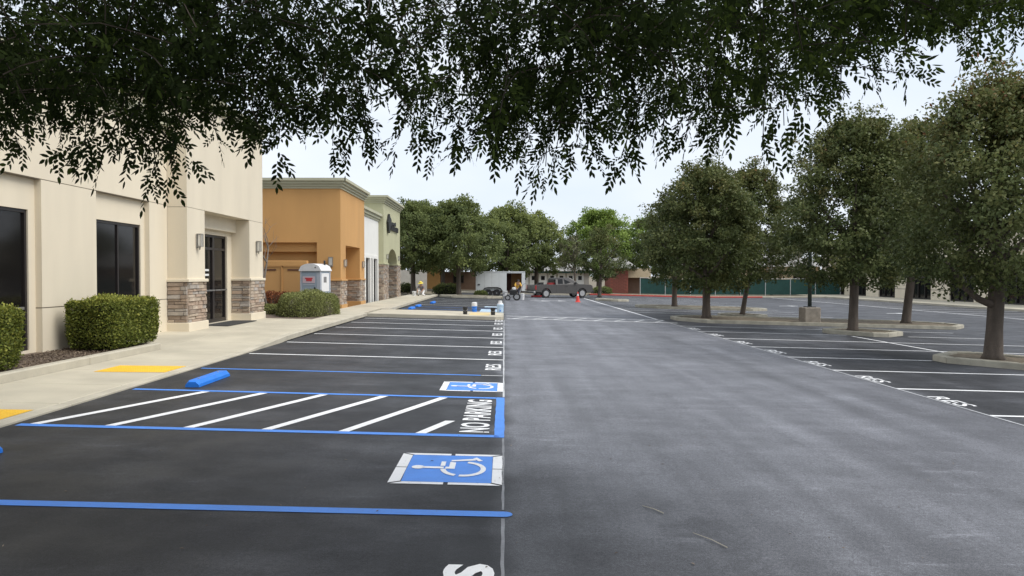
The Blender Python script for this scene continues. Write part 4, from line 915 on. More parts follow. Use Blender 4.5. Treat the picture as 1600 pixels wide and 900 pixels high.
for s in (-1, 1):
    for q in ([(-.62, 1.2), (-.57, 1.60), (-.12, 1.63), (-.12, 1.2)], [(.02, 1.2), (.02, 1.64), (.58, 1.62), (1.14, 1.24), (1.12, 1.2)]):
        vs = [cabpt(x, z, s) for x, z in q] + [cabpt(x, z, s, -.03) for x, z in q]; m_ = len(q)
        MB().add(vs, [tuple(range(m_)), tuple(range(m_, 2 * m_))] + [(i, (i + 1) % m_, m_ + (i + 1) % m_, m_ + i) for i in range(m_)]).build('window', 'window', pk)
    MB().bbox(1.0, 1.16, s * 1.02 - .09, s * 1.02 + .09, 1.2, 1.36, .03).build('wing_mirror', 'truck_dark', pk)
    MB().bbox(.12, .3, s * (HW + .012) - .012, s * (HW + .012) + .012, 1.0, 1.04, .004).build('door_handle', 'truck_dark', pk)
    MB().box(.05, .06, s * (HW + .001) - .003, s * (HW + .001) + .003, .5, 1.12).box(-.78, -.77, s * (HW + .001) - .003, s * (HW + .001) + .003, .5, 1.12).box(1.2, 1.21, s * (HW + .001) - .003, s * (HW + .001) + .003, .5, 1.12).build('door_seam', 'truck_dark', pk)
MB().add([(.74, -.70, 1.675), (.74, .70, 1.675), (1.38, .82, 1.215), (1.38, -.82, 1.215)], [(0, 1, 2, 3)]).add([(.72, -.70, 1.60), (.72, .70, 1.60), (1.34, .82, 1.18), (1.34, -.82, 1.18)], [(0, 1, 2, 3)]).build('windscreen', 'window', pk)
MB().box(-.83, -.80, -.62, .62, 1.24, 1.55).build('rear_window', 'window', pk)
for x in (-1.76, 1.76):
    for s in (-1, 1): wheel(pk, x, s * (HW - .14), .39, .39, .26)
bx_ = thing('tool_box', 'red tool chest lying in the pickup bed', 'tool box', (0, 0, 0)); bx_.location = Matrix.Translation(pk.location) @ Matrix.Rotation(R(22), 4, 'Z') @ Vector((-1.05, -.45, .72)); bx_.rotation_euler.z = R(22)
MB().bbox(-.3, .3, -.2, .2, 0, .5, .02).build('chest', 'red_lamp', bx_); MB().bbox(-.31, .31, -.21, .21, .5, .56, .015).build('lid', 'red_lamp', bx_)
b2 = thing('equipment_crate', 'black equipment crate lying in the rear of the pickup bed', 'crate', (0, 0, 0)); b2.location = Matrix.Translation(pk.location) @ Matrix.Rotation(R(22), 4, 'Z') @ Vector((-1.95, -.3, .72)); b2.rotation_euler.z = R(22)
MB().bbox(-.2, .2, -.2, .2, 0, .56, .02).build('crate', 'black', b2); MB().bbox(-.21, .21, -.21, .21, .56, .6, .01).build('lid', 'black', b2)
# trailer
tr = thing('cargo_trailer', 'white enclosed cargo trailer with an open side door showing wood inside', 'trailer', on(-.3, 63.2)); tr.scale = (.95, 1, .93)
X0, X1, HD, Z0, Z1 = -2.15, 2.1, 1.0, .5, 2.2; OA, OB = .52, 1.85
MB().box(X0, OA, -HD, -HD + .05, Z0, Z1).box(OB, X1, -HD, -HD + .05, Z0, Z1).box(OA + .001, OB - .001, -HD, -HD + .05, Z1 - .1, Z1).build('side_wall', 'trailer', tr)
for i in range(4): MB().bbox(X0 + .05 + i * .65, X0 + .06 + i * .65, -HD - .004, -HD, Z0 + .05, Z1 - .06, .001).build('panel_seam', 'lamp_metal', tr)
MB().box(X0, X1, HD - .05, HD, Z0, Z1).build('side_wall', 'trailer', tr); MB().box(X0 - .05, X0 - .001, -HD, HD, Z0, Z1).build('rear_door', 'trailer', tr); MB().box(X1 + .001, X1 + .05, -HD, HD, Z0, Z1).build('front_wall', 'trailer', tr)
MB().box(X0 - .05, X1 + .05, -HD - .02, HD + .02, Z1 + .001, Z1 + .07).build('roof', 'trailer', tr); MB().box(X0, X1, -HD + .051, HD - .051, Z0 - .08, Z0).build('floor', 'dark_wood', tr)
MB().box(OA - .25, OA + .42, HD - .12, HD - .052, Z0 + .01, Z1 - .01).box(OA - .2, OA - .12, -HD + .06, HD - .13, Z0 + .01, Z1 - .01).build('inner_wall', 'dark_wood', tr); MB().box(OA + .43, X1 - .01, HD - .11, HD - .052, Z0 + .01, Z1 - .01).box(X1 - .04, X1 - .001, -HD + .06, HD - .12, Z0 + .01, Z1 - .01).build('inner_wall', 'wood', tr)
MB().box(X0, X1, -HD + .02, -HD + .08, Z0 - .16, Z0 - .081).box(X0, X1, HD - .08, HD - .02, Z0 - .16, Z0 - .081).build('chassis', 'black', tr)
f = MB(); pts = [(-1.62, .52), (-1.42, .80), (-1.1, .86), (-.3, .86), (0, .78), (.18, .52), (.08, .52), (-.08, .7), (-.32, .78), (-1.1, .78), (-1.38, .73), (-1.5, .52)]
for s in (-1,): f.prism(pts, -HD - .2, -HD - .001, 'y'); 
f.build('fender', 'black', tr)
for x in (-1.08, -.36):
    for s in (-1, 1): wheel(tr, x, s * (HD + .08), .33, .33, .2, 'black')
MB().bbox(-2.03, -1.83, -HD - .03, -HD - .001, 1.0, 1.14, .01).build('vent', 'black', tr)
MB().tube([(X1, -.7, .38), (X1 + 1.15, 0, .42)], .05, 6).tube([(X1, .7, .38), (X1 + 1.15, 0, .42)], .05, 6).build('tongue', 'black', tr); MB().tube([(X1 + .9, 0, .05), (X1 + .9, 0, .9)], .03, 8).build('jack', 'steel', tr)
# a gate post / post and red bar seen between trailer and truck
# striping machine
sm = thing('line_striper', 'walk behind line painting machine with black wheels in front of the trailer', 'line striper', on(.62, 53.6)); sm.scale = (1.35, 1.3, 1.3)
for (x, y, r) in ((-.28, -.22, .15), (-.28, .22, .15), (.2, -.25, .2), (.2, .25, .2)): wheel(sm, x, y, r, r, .09, 'steel')
MB().tube([(-.4, -.2, .2), (.3, -.2, .24), (.55, -.2, .9), (.7, -.2, .95)], .02, 6).tube([(-.4, .2, .2), (.3, .2, .24), (.55, .2, .9), (.7, .2, .95)], .02, 6).tube([(.55, -.2, .9), (.55, .2, .9)], .018, 6).build('frame', 'steel', sm)
MB().bbox(-.18, .22, -.18, .18, .3, .58, .03).build('engine', 'black', sm); MB().lathe([(.1, .6), (.1, .7), (.06, .72)], (.05, 0, 0), 10).build('fuel_tank', 'white_plastic', sm); MB().lathe([(.12, .22), (.14, .5), (.145, .52)], (-.42, 0, 0), 12).build('paint_pail', 'white_plastic', sm); MB().tube([(-.2, -.25, .5), (-.5, -.3, .4), (-.6, -.28, .1)], .015, 5).build('spray_hose', 'black', sm)
bk = bucket('paint_bucket', 1.35, 55.2, .42, .15, 'white_plastic', 'white_plastic', 'white bucket on the asphalt right of the line painting machine', 'bucket'); bk.location.z = G(1.35) + .002
# cone
cn = thing('traffic_cone', 'bright orange traffic cone standing in front of the pickup wheel', 'traffic cone', on(5.3, 53.5, .002))
MB().bbox(-.19, .19, -.19, .19, 0, .04, .02).build('base', 'cone', cn); MB().lathe([(.15, .04), (.1, .32), (.075, .45)], seg=16).lathe([(.05, .60), (.03, .74)], seg=16).build('body', 'cone', cn); MB().lathe([(.076, .45), (.051, .60)], seg=16).build('collar', 'white_plastic', cn)
rj = thing('floor_jack', 'long low red jack on the asphalt behind the pickup', 'jack', on(2.75, 62.2, .002))
MB().bbox(-.5, .5, -.12, .12, .06, .18, .02).build('frame', 'red_lamp', rj)
for x in (-.42, .42):
    for s in (-.12, .12): MB().lathe([(.06, -.03), (.06, .03)], (x, s, .06), 10, 'y').build('wheel', 'black', rj)
MB().tube([(.4, 0, .16), (.95, 0, .3)], .015, 6).build('handle', 'steel', rj)

# ------------------------------------------------------------------ people (skin-modifier bodies)
def skin(name, vr, edges, m, parent, sub=1):
    me = bpy.data.meshes.new(name); me.from_pydata([p[:3] for p in vr], edges, []); o = bpy.data.objects.new(name, me); COL.objects.link(o)
    md = o.modifiers.new('skin', 'SKIN'); sv = me.skin_vertices[0].data
    for i, p in enumerate(vr): sv[i].radius = (p[3], p[4] if len(p) > 4 else p[3])
    sv[0].use_root = True
    sb = o.modifiers.new('sub', 'SUBSURF'); sb.levels = sub; sb.render_levels = sub
    dg = bpy.context.evaluated_depsgraph_get(); nm = bpy.data.meshes.new_from_object(o.evaluated_get(dg)); bpy.data.objects.remove(o); bpy.data.meshes.remove(me)
    nm.materials.clear(); nm.materials.append(M[m]); nm.polygons.foreach_set('use_smooth', [True] * len(nm.polygons)); nm.name = name
    return link(name, nm, parent)
def person(label, loc, rz, J, shirt, trousers, hat=None, sleeves=.6):
    t = thing('person', label, 'person', loc, rz)
    names = ['pelvis', 'waist', 'chest', 'neck', 'head', 'crown', 'shL', 'elL', 'wrL', 'haL', 'shR', 'elR', 'wrR', 'haR', 'hipL', 'knL', 'anL', 'toL', 'hipR', 'knR', 'anR', 'toR']
    rad = dict(pelvis=.12, waist=.11, chest=.125, neck=.055, head=.085, crown=.075, hipL=.085, hipR=.085)
    for s in 'LR': rad.update({'sh' + s: .06, 'el' + s: .042, 'wr' + s: .03, 'ha' + s: .035, 'kn' + s: .058, 'an' + s: .042, 'to' + s: .035})
    idx = {n_: i for i, n_ in enumerate(names)}
    E = [('pelvis', 'waist'), ('waist', 'chest'), ('chest', 'neck'), ('neck', 'head'), ('head', 'crown')]
    for s in 'LR': E += [('chest', 'sh' + s), ('sh' + s, 'el' + s), ('el' + s, 'wr' + s), ('wr' + s, 'ha' + s), ('pelvis', 'hip' + s), ('hip' + s, 'kn' + s), ('kn' + s, 'an' + s), ('an' + s, 'to' + s)]
    skin('body', [(*J[n_], rad[n_]) for n_ in names], [(idx[a], idx[c]) for a, c in E], 'skin', t, 2)
    def sub(keys, edges, grow, nm, m):
        ix = {k: i for i, k in enumerate(keys)}; skin(nm, [(*J[k], rad[k] * grow + .008) for k in keys], [(ix[a], ix[c]) for a, c in edges], m, t, 2)
    sub(['waist', 'chest', 'pelvis', 'shL', 'elL', 'shR', 'elR'], [('waist', 'chest'), ('waist', 'pelvis'), ('chest', 'shL'), ('shL', 'elL'), ('chest', 'shR'), ('shR', 'elR')], 1.12, 'shirt', shirt)
    sub(['pelvis', 'hipL', 'knL', 'anL', 'hipR', 'knR', 'anR'], [('pelvis', 'hipL'), ('hipL', 'knL'), ('knL', 'anL'), ('pelvis', 'hipR'), ('hipR', 'knR'), ('knR', 'anR')], 1.15, 'trousers', trousers)
    for s in 'LR': sub(['an' + s, 'to' + s], [('an' + s, 'to' + s)], 1.15, 'boot', 'black')
    h = Vector(J['head']); c = Vector(J['crown']); ax = (c - h).normalized(); fw = Vector((0, -1, 0)); fw = (fw - ax * fw.dot(ax)).normalized()
    # hands: palm ends in five short finger chains
    for s in 'LR':
        w_, ha = Vector(J['wr' + s]), Vector(J['ha' + s]); d = (ha - w_).normalized(); sd = d.cross(Vector((0, 0, 1)))
        sd = sd.normalized() if sd.length > .1 else Vector((1, 0, 0)); dn = d.cross(sd)
        vr = [(*ha, .02)]; ed = []
        for k in range(4):
            p1 = ha + d * .05 + sd * (k - 1.5) * .02; p2 = p1 + d * (.035 + .006 * (1.5 - abs(k - 1.5))) + dn * .02; i = len(vr); vr += [(*p1, .009), (*p2, .008)]; ed += [(0, i), (i, i + 1)]
        p1 = ha + sd * .045 + d * .01; i = len(vr); vr += [(*p1, .011), (*(p1 + d * .035 + dn * .01), .009)]; ed += [(0, i), (i, i + 1)]
        skin('hand', vr, ed, 'skin', t, 1)
    fm = MB(); fm.lathe([(.004, -.02), (.018, 0), (.004, .03)], tuple(h + fw * .085), 6)
    fm.build('nose', 'skin', t)
    if hat:
        hb = MB(); q = ax.to_track_quat('Z', 'Y').to_matrix().to_4x4(); q.translation = h + ax * .05
        b_h = MB().lathe([(.20, -.012), (.205, 0), (.115, .02), (.108, .09), (.07, .13), (.01, .14)] if hat[1] == 'brim' else [(.10, -.01), (.105, .03), (.085, .09), (.01, .12)], seg=18)
        b_h.v = [tuple(q @ Vector(p)) for p in b_h.v]; b_h.build('hat', hat[0], t, smooth=False)
    else:
        hb = MB().lathe([(.09, 0), (.098, .05), (.07, .1), (.01, .115)], tuple(h + ax * .01 - fw * .012), 12); hb.build('hair', 'black', t, smooth=True)
    return t
# worker leaning over the machine (faces -y towards the viewer)
J = dict(pelvis=(0, .12, .84), waist=(0, .02, .98), chest=(0, -.12, 1.16), neck=(0, -.2, 1.28), head=(0, -.26, 1.36), crown=(0, -.30, 1.45),
         shL=(-.18, -.12, 1.21), elL=(-.25, -.25, .98), wrL=(-.2, -.45, .86), haL=(-.19, -.52, .83), shR=(.18, -.12, 1.21), elR=(.25, -.25, .98), wrR=(.2, -.45, .86), haR=(.19, -.52, .83),
         hipL=(-.1, .12, .8), knL=(-.12, .02, .45), anL=(-.13, .1, .07), toL=(-.14, -.08, .04), hipR=(.1, .12, .8), knR=(.12, .02, .45), anR=(.13, .1, .07), toR=(.14, -.08, .04))
person('person in an orange yellow shirt leaning over the line painting machine', on(.98, 55.6), .25, J, 'hivis', 'navy')
# worker kneeling on the walk with a wide yellow hat
J2 = dict(pelvis=(0, .1, .36), waist=(0, .04, .48), chest=(0, -.06, .66), neck=(0, -.11, .79), head=(0, -.15, .87), crown=(0, -.17, .96),
          shL=(-.18, -.05, .70), elL=(-.24, -.18, .5), wrL=(-.14, -.36, .38), haL=(-.12, -.42, .33), shR=(.18, -.05, .70), elR=(.25, -.15, .49), wrR=(.18, -.33, .36), haR=(.16, -.4, .31),
          hipL=(-.1, .1, .32), knL=(-.15, -.30, .40), anL=(-.15, -.18, .06), toL=(-.15, -.34, .04), hipR=(.1, .1, .32), knR=(.17, -.22, .08), anR=(.17, .2, .06), toR=(.17, .3, .1))
person('person in grey clothes and wide yellow hat kneeling at the far sidewalk end', on(-5.95, 53.4, .15), -.3, J2, 'grey_cloth', 'white_cloth', ('hat', 'brim'))
wb = bucket('paint_bucket', -6.45, 53.2, .3, .15, 'white_plastic', 'white_plastic', 'white bucket on the sidewalk beside the person in the yellow hat', 'bucket')

# ------------------------------------------------------------------ far buildings and fence
br = thing('brick_building', 'small red brick building with a grey hipped roof behind the red kerb', 'building')
zb = G(13) - .1
MB().box(12.6, 14.7, 88, 93, zb, 2.6).build('wall', 'brick', br)
bk_me = MB().bbox(0, .55, -.03, 0, 0, .17, .008).mesh('brick', 'brick2')
for r_ in range(14):
    for c_ in range(6):
        x = 12.62 + c_ * .58 + (.29 if r_ % 2 else 0)
        if x + .55 < 14.7: link('brick', bk_me, br, (x, 88 - .001, zb + .1 + r_ * .19))
MB().add([(12.2, 87.4, 2.6), (15.9, 87.4, 2.6), (15.9, 93.6, 2.6), (12.2, 93.6, 2.6), (13.4, 90, 3.9), (14.5, 90, 3.9), (14.5, 91, 3.9), (13.4, 91, 3.9)], [(0, 1, 5, 4), (1, 2, 6, 5), (2, 3, 7, 6), (3, 0, 4, 7), (4, 5, 6, 7), (3, 2, 1, 0)]).build('roof', 'roof', br)
MB().box(14.701, 17.5, 88.5, 93, 1.5, 2.59).build('fascia', 'house', br); MB().box(14.701, 17.4, 89.5, 93, zb, 1.499).build('wall', 'brown_wall', br)
ph = thing('tan_house', 'long low tan house with grey roof behind the green fence', 'house')
b = MB().box(22, 32.6, 96, 104, -.6, 2.9).box(36.0, 41, 96, 104, -.6, 2.9).box(32.601, 35.999, 97.2, 104, -.6, 2.9); b.build('wall', 'house', ph)
MB().add([(21.3, 95, 2.9), (41.7, 95, 2.9), (41.7, 105, 2.9), (21.3, 105, 2.9), (25, 99, 4.6), (38.5, 99, 4.6), (38.5, 101, 4.6), (25, 101, 4.6)], [(0, 1, 5, 4), (1, 2, 6, 5), (2, 3, 7, 6), (3, 0, 4, 7), (4, 5, 6, 7), (3, 2, 1, 0)]).build('roof', 'roof', ph)
for x in (24.5, 28.5, 37.5):
    w_ = MB().box(x, x + 1.6, 95.95, 95.999, .8, 2.2).build('window', 'frame', ph); MB().box(x + .1, x + 1.5, 95.93, 95.949, .9, 2.1).build('pane', 'glass', ph if False else w_)
d_ = MB().box(33.2, 35.4, 97.15, 97.199, -.5, 2.2).build('garage_door', 'frame', ph)
fn = thing('screen_fence', 'long green mesh screen fence on pale posts behind the red kerb', 'fence')
fx = list(np.arange(15.4, 38.5, 2.85)); FY = 84.0
for i, x in enumerate(fx):
    z0 = G(x) + .0; MB().tube([(x, FY, z0 - .1), (x, FY, z0 + 1.98)], .045, 8).build('post', 'post', fn)
    if i < len(fx) - 1:
        x1 = fx[i + 1]; za, zb2 = G(x), G(x1); b = MB(); nn = 6; vs = []
        for k in range(nn + 1):
            t_ = k / nn; xx = x + .05 + (x1 - x - .1) * t_; zz = za + (zb2 - za) * t_; yy = FY + .05 * sin(pi * t_)
            vs += [(xx, yy, zz + .12), (xx, yy, zz + 1.86 - .03 * sin(pi * t_)), (xx, yy + .012, zz + .12), (xx, yy + .012, zz + 1.86 - .03 * sin(pi * t_))]
        fs = []
        for k in range(nn): o_ = k * 4; fs += [(o_, o_ + 4, o_ + 5, o_ + 1), (o_ + 2, o_ + 3, o_ + 7, o_ + 6), (o_ + 1, o_ + 5, o_ + 7, o_ + 3), (o_, o_ + 2, o_ + 6, o_ + 4)]
        b.add(vs, fs); b.build('screen_panel', 'mesh_green', fn); MB().tube([(x, FY, za + 1.92), (x1, FY, zb2 + 1.92)], .025, 6).build('top_rail', 'post', fn)
rb = thing('right_building', 'cream shop building with dark storefronts along the right side of the lot', 'building')
BX = 38.2; wins = [(54, 57.3), (60.0, 63.3), (66.1, 69.4), (72.2, 75.4), (78.0, 81.2), (83.0, 86.0)]; zf = G(38)
ysb = [47.5] + [q for a in wins for q in a] + [89]
for i in range(0, len(ysb), 2): MB().box(BX, BX + .6, ysb[i], ysb[i + 1], zf, 3.599).build('wall_pier', 'beige', rb)
MB().box(BX - .02, BX + .6, 47.5, 89, 3.6, 5.4).build('wall', 'beige', rb); MB().box(BX + .601, BX + 14, 47.5, 89, zf, 5.2).build('roof_mass', 'beige', rb)
MB().box(BX - .2, BX + .6, 47.4, 89.1, 5.4, 5.7).build('cornice', 'sage', rb)
for i in range(0, len(ysb), 2): MB().box(BX - .012, BX - .001, ysb[i] + .02, ysb[i + 1] - .02, zf + 1.0, zf + 1.05).build('reveal', 'groove', rb)
for (a, c) in wins:
    b = MB().box(BX + .16, BX + .3, a, c, 2.9, 3.599); b.build('recess_wall', 'beige_trim', rb)
    f = MB()
    for q in (a, a + (c - a) / 3, a + 2 * (c - a) / 3, c - .08): f.box(BX + .1, BX + .2, q, q + .08, zf + .12, 2.899)
    f.box(BX + .11, BX + .19, a + .08, c - .08, 1.55, 1.63); f.box(BX + .11, BX + .19, a + .08, c - .08, zf + .12, zf + .25)
    wn = f.build('window', 'frame', rb)
    for k in range(3): MB().box(BX + .21, BX + .22, a + k * (c - a) / 3, a + (k + 1) * (c - a) / 3 - .01, zf + .12, 2.899).build('pane', 'glass', wn)
stone_face(rb, (BX, 89), (BX, 86.1), zf + .1, zf + 1.2, 31, True)
gh = thing('pale_house', 'low pale house with panelled front behind the pickup', 'house')
MB().box(1.5, 10.5, 92, 99, -.4, 2.3).build('wall', 'pale_wall', gh); MB().add([(.8, 91, 2.3), (11.2, 91, 2.3), (11.2, 100, 2.3), (.8, 100, 2.3), (3, 95, 3.4), (9, 95, 3.4), (9, 96, 3.4), (3, 96, 3.4)], [(0, 1, 5, 4), (1, 2, 6, 5), (2, 3, 7, 6), (3, 0, 4, 7), (4, 5, 6, 7), (3, 2, 1, 0)]).build('roof', 'roof', gh)
for i in range(7):
    p_ = MB().bbox(2.0 + i * 1.15, 2.95 + i * 1.15, 91.9, 91.999, .1, 2.1, .02).build('panel', 'white_stucco', gh); MB().box(2.25 + i * 1.15, 2.7 + i * 1.15, 91.87, 91.899, 1.2, 1.7).build('pane', 'glass', p_)
MB().box(1.4, 10.6, 91.2, 91.3, 2.05, 2.29).build('fascia', 'mesh_green', gh)
pw = thing('pale_site_wall', 'pale block wall between the green shop and the dark street tree', 'wall')
for i in range(5): MB().bbox(-15.5 + i * 1.6, -13.915 + i * 1.6, 72, 72.2, .1, 2.3, .01).build('panel', 'pale_wall', pw)
bh = thing('brown_house', 'low brown house with an orange end wall behind the street trees', 'house')
MB().box(-7.4, -3.2, 86, 92, -.2, 2.2).build('wall', 'brown_wall', bh); MB().box(-9.8, -7.401, 85, 92, -.2, 3.1).build('end_wall', 'orange2', bh); MB().box(-10, -3, 85.0, 92.2, 3.101, 3.3).build('roof', 'roof', bh); MB().box(-3.199, -.5, 87, 92, -.2, 2.0).build('wall', 'pale_wall', bh)
w_ = MB().box(-5.9, -4.7, 85.93, 85.999, .9, 1.8).build('window', 'frame', bh); MB().box(-5.8, -4.8, 85.9, 85.929, 1.0, 1.7).build('pane', 'glass', w_)
for i, (x, y, s, lb) in enumerate(((-4.9, 63.5, .9, 'dark low shrub left of the second street tree trunk'), (-1.9, 60.0, .38, 'low shrub between the street tree and the trailer'), (-8.7, 64, .8, 'low shrub at the foot of the first street tree'), (10.4, 79, .8, 'low shrub in front of the brick building'), (6.3, 80, .9, 'low pale shrub behind the front of the pickup'))):
    blob_shrub('low_shrub', lb, 'shrub', on(x, y, .05), s * 1.3, s, s, 1800, .14, 'oak' if i < 4 else 'olive', 'hedge_core', 60 + i, group='low shrubs on the far verge')

# ------------------------------------------------------------------ debris on the lane
for (x, y, l_, a, m, nm, lb) in ((1.22, 5.65, .22, 2.2, 'kerb', 'dry_twig', 'thin pale twig on the asphalt above the dark stain'), (1.5, 4.95, .32, 2.1, 'kerb', 'dry_twig', 'longer pale twig on the asphalt below the dark stain')):
    o = MB().tube([(x, y, .008), (x + l_ * .5 * cos(a) + .01, y + l_ * .5 * sin(a), .012), (x + l_ * cos(a), y + l_ * sin(a), .008)], [.0035, .003, .002], 5).build(nm, m, None, shear=True); tag(o, lb, 'twig')
nd = 70; dx, dy = rng.uniform(-4, 5, nd), rng.uniform(4.3, 9, nd); P = np.stack([dx, dy, GA(dx) + .006], 1); A = np.stack([rng.normal(size=nd), rng.normal(size=nd), rng.normal(size=nd) * .1], 1)
v, f = leaf_quads(P, A, np.tile([0, 0, 1.], (nd, 1)), rng.uniform(.012, .04, nd), rng.uniform(.006, .016, nd), .3)
o = link('leaf_litter', np_mesh('leaf_litter', v, f, 4, 'chips', rng.random(nd)), None); o['kind'] = 'stuff'

# ------------------------------------------------------------------ the big tree overhead
OUT_U = [-150, 0, 60, 130, 190, 225, 262, 300, 350, 400, 440, 500, 520, 545, 600, 635, 680, 720, 750, 800, 820, 855, 900, 935, 985, 1000, 1080, 1110, 1150, 1200, 1250, 1310, 1350, 1400, 1450, 1500, 1550, 1600, 1750]
OUT_V = [225, 228, 240, 262, 268, 258, 250, 185, 160, 205, 255, 225, 245, 248, 228, 248, 248, 230, 250, 225, 255, 270, 220, 180, 245, 225, 228, 230, 205, 225, 195, 170, 145, 130, 95, 108, 85, 75, 50]
def zbot(x, y):
    D0 = 5.0; u = 788 + 1160 * x / np.clip(y, 3.4, 9)
    v = np.interp(u, OUT_U, OUT_V)
    far = np.clip((y - 5.0) / 3, 0, 1); v = v - 55 * far
    zz = 1.8 + (430 - v) * np.clip(y, 4.6, 9) / 1160
    return zz
ot = thing('overhanging_tree', 'large dark leafed tree whose drooping branches hang across the top of the view', 'tree', on(-2.6, -3.2, .1))
base = Vector(ot.location)
def strand(p, d, ln, r, leaves, stems, tip=None, droop=.16):
    """one drooping twig with pinnate leaves"""
    n0 = len(leaves); n_ = max(3, int(ln / .055)); pts = [p.copy()]; q = p.copy(); dd = d.copy()
    for i in range(n_):
        dd = (dd + np.array([0, 0, -droop]) + r.normal(size=3) * .08); dd /= np.linalg.norm(dd); q = q + dd * (ln / n_); pts.append(q.copy())
        sd = np.cross(dd, [0, 0, 1.]) ; nsd = np.linalg.norm(sd); sd = sd / nsd if nsd > .1 else np.array([1, 0, 0])
        an = r.uniform(0, 2 * pi); side = sd * cos(an) + np.cross(dd, sd) * sin(an)
        leaves.append((q, unit((dd * .6 + side * .8 + np.array([0, 0, -.35]))[None])[0], r.uniform(.10, .19)))
    leaves.append((q, dd, r.uniform(.12, .2)))
    if tip is not None:                                   # hang the whole twig so that its lowest point is at tip
        dz = tip - (min(l_[0][2] - l_[2] * max(0, -l_[1][2]) for l_ in leaves[n0:]) - .04)
        for j in range(n0, len(leaves)): leaves[j] = (leaves[j][0] + np.array([0, 0, dz]), leaves[j][1], leaves[j][2])
        pts = [p_ + np.array([0, 0, dz]) for p_ in pts]
    stems.append(pts)
r2 = np.random.default_rng(99)
leaves, stems = [], []
NS = 1380
for i in range(NS):
    y = r2.uniform(3.7, 5.3) if r2.random() < .45 else r2.uniform(4.6, 8.2)
    u = r2.uniform(-120, 1720); x = (u - 788) * y / 1160
    zb_ = float(zbot(x, y)); vb = np.interp(u, OUT_U, OUT_V)
    thin = np.interp(u, [250, 290, 410, 450, 480, 520, 760, 800, 960, 1060], [.05, .4, .4, .15, .2, .52, .52, .12, .12, .25])       # lighter part of the crown
    if r2.random() < thin: continue
    ztop_vis = 1.8 + 445 * y / 1160
    k = r2.random()
    tip = zb_ + (abs(r2.normal()) * .28 - .07 if k < .34 else r2.uniform(.12, max(.3, ztop_vis - zb_ + .25)))
    ln = r2.uniform(.35, .75); dr = r2.normal(size=3) * np.array([.7, .7, .25]); dr[2] -= .15; dr /= np.linalg.norm(dr)
    # approximate fall of the strand so that its tip ends at 'tip'
    strand(np.array([x, y, tip + ln * .6]), dr, ln, r2, leaves, stems, tip, r2.choice((.02, .07, .14)))
# single long wisps below the mass
for (u, v_, y) in ((262, 335, 4.9), (268, 320, 4.95), (855, 320, 5.0), (845, 312, 5.1), (985, 298, 4.6), (990, 290, 4.7), (435, 290, 5), (520, 280, 5.1), (545, 278, 4.9), (640, 278, 5), (755, 280, 5.1), (820, 300, 5), (1180, 275, 4.9), (1405, 155, 4.2), (195, 300, 4.8), (130, 282, 4.9), (50, 272, 4.8), (680, 280, 4.9), (1100, 262, 4.9), (900, 285, 5.0), (720, 275, 4.8), (300, 235, 4.8), (330, 215, 5), (355, 205, 4.9), (385, 245, 5), (405, 250, 4.9), (415, 262, 5.05), (240, 300, 4.9), (225, 290, 4.7), (570, 262, 4.9), (660, 262, 5), (780, 262, 5), (800, 270, 4.9), (870, 290, 4.8), (1020, 258, 4.9), (1050, 262, 4.7), (1130, 255, 4.8), (1210, 262, 4.9), (1250, 240, 4.7), (1300, 215, 4.6), (1020, 240, 4.4), (95, 278, 4.9), (20, 258, 4.9)):
    z = 1.8 + (430 - v_) * y / 1160; x = (u - 788) * y / 1160; ln = .5
    strand(np.array([x + .08, y, z + .42]), np.array([-.25, 0, -.5]), ln, r2, leaves, stems, z)
Q = np.array([l_[0] for l_ in leaves]); Dr = np.array([l_[1] for l_ in leaves]); Lr = np.array([l_[2] for l_ in leaves]); nl = len(Q)
rnd = r2.normal(size=(nl, 3)); side = unit(np.cross(Dr, rnd)); nrm = np.cross(side, Dr)
PP, AA, NN, LL = [], [], [], []
for k in range(10):
    t_ = .15 + .095 * k; s = 1 if k % 2 else -1
    base_p = Q + Dr * (Lr * t_)[:, None] + np.array([0, 0, -1.]) * (Lr * .12 * t_ * t_)[:, None]
    ax = Dr * .75 + side * (s * .75) + nrm * r2.normal(size=(nl, 1)) * .25 + np.array([0, 0, -.12])
    if k == 9: ax = Dr + np.array([0, 0, -.3])
    PP.append(base_p); AA.append(ax); NN.append(nrm + r2.normal(size=(nl, 3)) * .25); LL.append(Lr * r2.uniform(.22, .37, nl))
PP = np.concatenate(PP); AA = np.concatenate(AA); NN = np.concatenate(NN); LL = np.concatenate(LL); nleaf = len(PP)
WW = LL * r2.uniform(.36, .48, nleaf); cl = .16 * np.sin(Q[:, 0] * 2.3 + 1.3 * np.sin(Q[:, 1] * 1.9)) * np.sin(Q[:, 2] * 3.1 + Q[:, 0]) + .05 * np.clip(Q[:, 0], -3, 3) / 1.5  # lit green painted into the tint: lighter in some clumps and towards the right
TI = np.clip(.42 + np.tile(cl, 10) + .16 * r2.normal(size=nleaf), 0, 1)
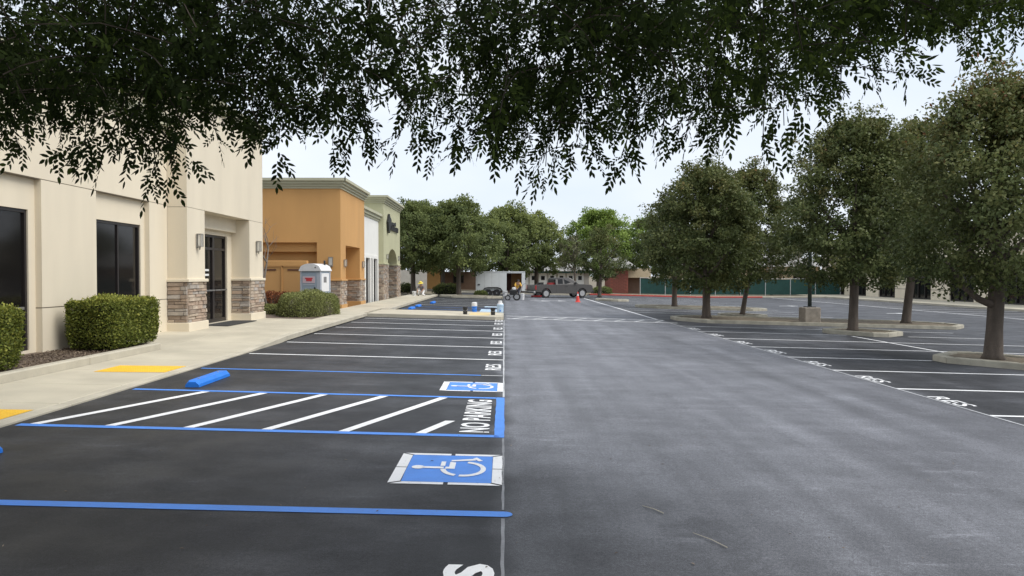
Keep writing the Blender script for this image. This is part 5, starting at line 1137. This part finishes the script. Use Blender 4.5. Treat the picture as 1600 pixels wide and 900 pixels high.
# leaves whose tips hang lowest below the mass become single parts
uu = 788 + 1160 * PP[:, 0] / PP[:, 1]; vv = 430 - (PP[:, 2] - 1.8) * 1160 / PP[:, 1]
score = vv - np.interp(uu, OUT_U, OUT_V); score[(uu < 0) | (uu > 1600)] = -999
order = np.argsort(-score); single = order[:300]; rest = order[300:]
v, f = leaf_hex(PP[rest] - np.array(base), AA[rest], NN[rest], LL[rest], WW[rest])
o = link('foliage', np_mesh('foliage', v, f, 6, 'canopy', TI[rest]), ot); o['kind'] = 'stuff'
v, f = leaf_hex(np.zeros((1, 3)), np.array([[0, 1., 0]]), np.array([[0, 0, 1.]]), np.array([1.]), np.array([.42])); leaf_me = np_mesh('leaf', v, f, 6, 'canopy', [.4])
for i in single:
    a_ = Vector(AA[i]).normalized(); bb_ = a_.cross(Vector(NN[i])).normalized(); n_ = bb_.cross(a_); s = float(LL[i])
    o = bpy.data.objects.new('leaf', leaf_me); COL.objects.link(o); o.parent = ot
    mt = Matrix(((bb_.x, a_.x, n_.x), (bb_.y, a_.y, n_.y), (bb_.z, a_.z, n_.z))).to_4x4() @ Matrix.Diagonal((s, s, s, 1)); mt.translation = Vector(PP[i]) - base; o.matrix_local = mt
tw = MB()
for pts in stems: tw.tube([np.array(p) - np.array(base) for p in pts[::2]], .0035, 3, cap=False)
tw.build('twigs', 'twig', ot)['kind'] = 'stuff'
MB().tube([(0, 0, -.1), (.05, .05, .3), (.1, .1, 1.6), (.2, .3, 2.5)], [.34, .26, .22, .2], 12).build('trunk', 'trunk', ot, smooth=True)
rb_ = random.Random(3); sec = MB()
for i in range(11):
    tx = -5.5 + i * 1.15; ty = rb_.uniform(5.2, 6.8); tz = 1.8 + .40 * ty + rb_.uniform(-.1, .5); e = Vector((tx, ty, tz)) - base; s0 = Vector((.2, .3, 2.45))
    p1 = s0 + (e - s0) * .35 + Vector((0, 0, 1.1)); p2 = s0 + (e - s0) * .7 + Vector((0, 0, .7))
    MB().tube([s0, p1, p2, e], [.12, .08, .05, .02], 8).build('branch', 'twig', ot, smooth=True)
    for k in range(9):
        t_ = rb_.uniform(.0, 1); a = p2 + (e - p2) * t_; d = Vector((rb_.uniform(-.7, .7), rb_.uniform(-.5, .9), rb_.uniform(-.8, -.1))); sec.tube([a, a + d * .5 + Vector((0, 0, .08)), a + d], [.014, .01, .005], 5, cap=False)
sec.build('branchlets', 'twig', ot)['kind'] = 'stuff'
# upper crown above the frame (shades the ground below)
n = 14000; P = np.stack([r2.uniform(-8.5, 5.0, n), r2.uniform(-8, 7.5, n), np.zeros(n)], 1)
cx_, cy_ = -2.2, 0.; rr = np.sqrt(((P[:, 0] - cx_) / 6.5) ** 2 + ((P[:, 1] - cy_) / 7.8) ** 2); ok = rr < 1; P = P[ok]; rr = rr[ok]; n = len(P)
lo = np.maximum(2.3 + .46 * np.clip(P[:, 1], 0, 9), 3.0); hi = 3.6 + 5.2 * np.sqrt(1 - rr ** 2); hi = np.maximum(hi, lo + .5); P[:, 2] = lo + (hi - lo) * r2.random(n)
s = r2.uniform(.12, .22, n); v, f = leaf_quads(P - np.array(base), r2.normal(size=(n, 3)), r2.normal(size=(n, 3)) * .5 + np.array([0, 0, 1]), s, s * .5)
o = link('upper_foliage', np_mesh('upper_foliage', v, f, 4, 'canopy', np.clip(.4 + .2 * r2.normal(size=n), 0, 1)), ot); o['kind'] = 'stuff'
